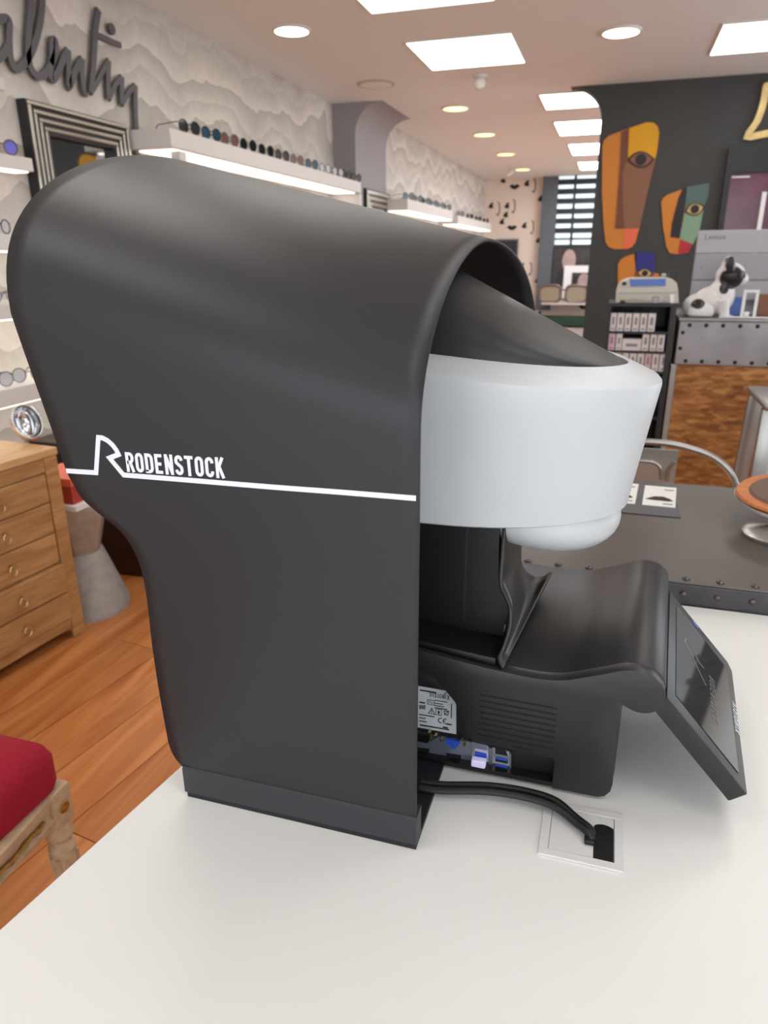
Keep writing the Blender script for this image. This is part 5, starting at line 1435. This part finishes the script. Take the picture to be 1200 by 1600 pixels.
# ------------------------------------------------------------------ red velvet chair
vc = thing('velvet_chair', 'crimson velvet chair with carved cream legs at the lower left', 'chair', (-1.12, 0.6, 0))
cx1, cy1, cx0, cy0 = -0.872, 0.832, -1.36, 0.36
# cushion: domed, rounded corners
b = MB()
def rrect(x0, x1, y0, y1, r, z, n=5):
    pts = []
    for (cx, cy, a0_) in ((x1 - r, y1 - r, 0), (x0 + r, y1 - r, 90), (x0 + r, y0 + r, 180), (x1 - r, y0 + r, 270)):
        for k in range(n + 1):
            a = math.radians(a0_ + 90 * k / n); pts.append(Vector((cx + r * math.cos(a), cy + r * math.sin(a), z)))
    return pts
lv = [(0.004, 0.405), (0.0, 0.42), (0.0, 0.468), (0.007, 0.486), (0.022, 0.500), (0.06, 0.512), (0.15, 0.520)]
rs = [rrect(cx0 + i_, cx1 - i_, cy0 + i_, cy1 - i_, max(0.02, 0.03), z) for i_, z in lv]
b.grid(rs, True); b.bm.faces.new([b.bm.verts.new(p) for p in rs[-1]])
b.build('seat_cushion', 'velvet', vc, smooth=True, angle=60)
def rail(p0, p1, out, nm):
    p0, p1, out = Vector(p0), Vector(p1), Vector(out)
    N = 12; b = MB(); rw = []
    for k in range(N + 1):
        s = k / N; c = p0.lerp(p1, s) + out * (0.018 * math.sin(PI * s))
        zlow = 0.335 + 0.02 * math.sin(PI * s)
        rw.append([c + out * 0.0 + Vector((0, 0, 0.404)), c + out * 0.012 + Vector((0, 0, 0.40)), c + out * 0.012 + Vector((0, 0, 0.385)), c + out * 0.006 + Vector((0, 0, 0.378)), c + out * 0.006 + Vector((0, 0, 0.36)), c + out * 0.012 + Vector((0, 0, 0.352)), c + out * 0.010 + Vector((0, 0, zlow)), c - out * 0.02 + Vector((0, 0, zlow)), c - out * 0.02 + Vector((0, 0, 0.404))])
    b.grid(rw, True); b.bm.faces.new([b.bm.verts.new(p) for p in rw[0]]); b.bm.faces.new([b.bm.verts.new(p) for p in rw[-1]])
    r_ = b.build(nm, 'cream', vc, smooth=True, angle=40)
    g = MB(); gp = [p0.lerp(p1, k / 24) + out * (0.018 * math.sin(PI * k / 24) + 0.0085 + 0.002 * (k % 2)) + Vector((0, 0, 0.369 + 0.002 * math.sin(k * 1.7))) for k in range(2, 23)]
    g.tube(gp, [0.004 + 0.002 * (k % 2) for k in range(len(gp))], 6); g.build('gilt_carving', 'gilt', r_, smooth=True)
rail((cx1 - 0.012, cy1 - 0.03, 0), (cx1 - 0.012, cy0 + 0.03, 0), (1, 0, 0), 'seat_rail')
rail((cx1 - 0.03, cy1 - 0.012, 0), (cx0 + 0.03, cy1 - 0.012, 0), (0, 1, 0), 'seat_rail')
rail((cx1 - 0.03, cy0 + 0.012, 0), (cx0 + 0.03, cy0 + 0.012, 0), (0, -1, 0), 'seat_rail')
rail((cx0 + 0.012, cy1 - 0.03, 0), (cx0 + 0.012, cy0 + 0.03, 0), (-1, 0, 0), 'seat_rail')
for lx, ly in ((cx1 - 0.018, cy1 - 0.018), (cx1 - 0.018, cy0 + 0.018), (cx0 + 0.018, cy1 - 0.018), (cx0 + 0.018, cy0 + 0.018)):
    b = MB()
    b.box(lx - 0.022, lx + 0.022, ly - 0.022, ly + 0.022, 0.325, 0.404, 0.003)
    b.lathe([(0.014, 0.0), (0.012, 0.01), (0.0235, 0.262), (0.025, 0.27), (0.019, 0.28), (0.019, 0.288), (0.0245, 0.296), (0.0245, 0.308), (0.018, 0.324)], (lx, ly, 0), 20)
    lg_ = b.build('leg', 'cream', vc, smooth=True, angle=30)
    for k in range(10):
        a = 2 * PI * k / 10
        c_, s__ = math.cos(a), math.sin(a)
        MB().tube([(lx + 0.0145 * c_, ly + 0.0145 * s__, 0.03), (lx + 0.0235 * c_, ly + 0.0235 * s__, 0.255)], [0.0022, 0.0036], 5).build('flute', 'cream', lg_)
    for ox, oy in ((1, 0), (0, 1), (-1, 0), (0, -1)):
        m_ = Matrix.Translation((lx + ox * 0.0225, ly + oy * 0.0225, 0.364)) @ (Matrix.Rotation(PI / 2, 4, 'Y') if ox else Matrix.Rotation(PI / 2, 4, 'X'))
        MB().lathe([(0.013, -0.002), (0.011, 0.003), (0.004, 0.0045), (0.0008, 0.005)], (0, 0, 0), 8, m_).build('rosette', 'gilt', lg_)
b = MB(); b.tube([(cx0 + 0.01, cy0 + 0.02, 0.404), (cx0 - 0.05, cy0 + 0.03, 0.95), (cx0 - 0.06, (cy0 + cy1) / 2, 1.0), (cx0 - 0.05, cy1 - 0.03, 0.95), (cx0 + 0.01, cy1 - 0.02, 0.404)], 0.02, 10); b.build('back_frame', 'cream', vc, smooth=True)
MB().box(cx0 - 0.045, cx0 - 0.01, cy0 + 0.06, cy1 - 0.06, 0.56, 0.92, 0.015, seg=3).build('back_cushion', 'velvet', vc, smooth=True)
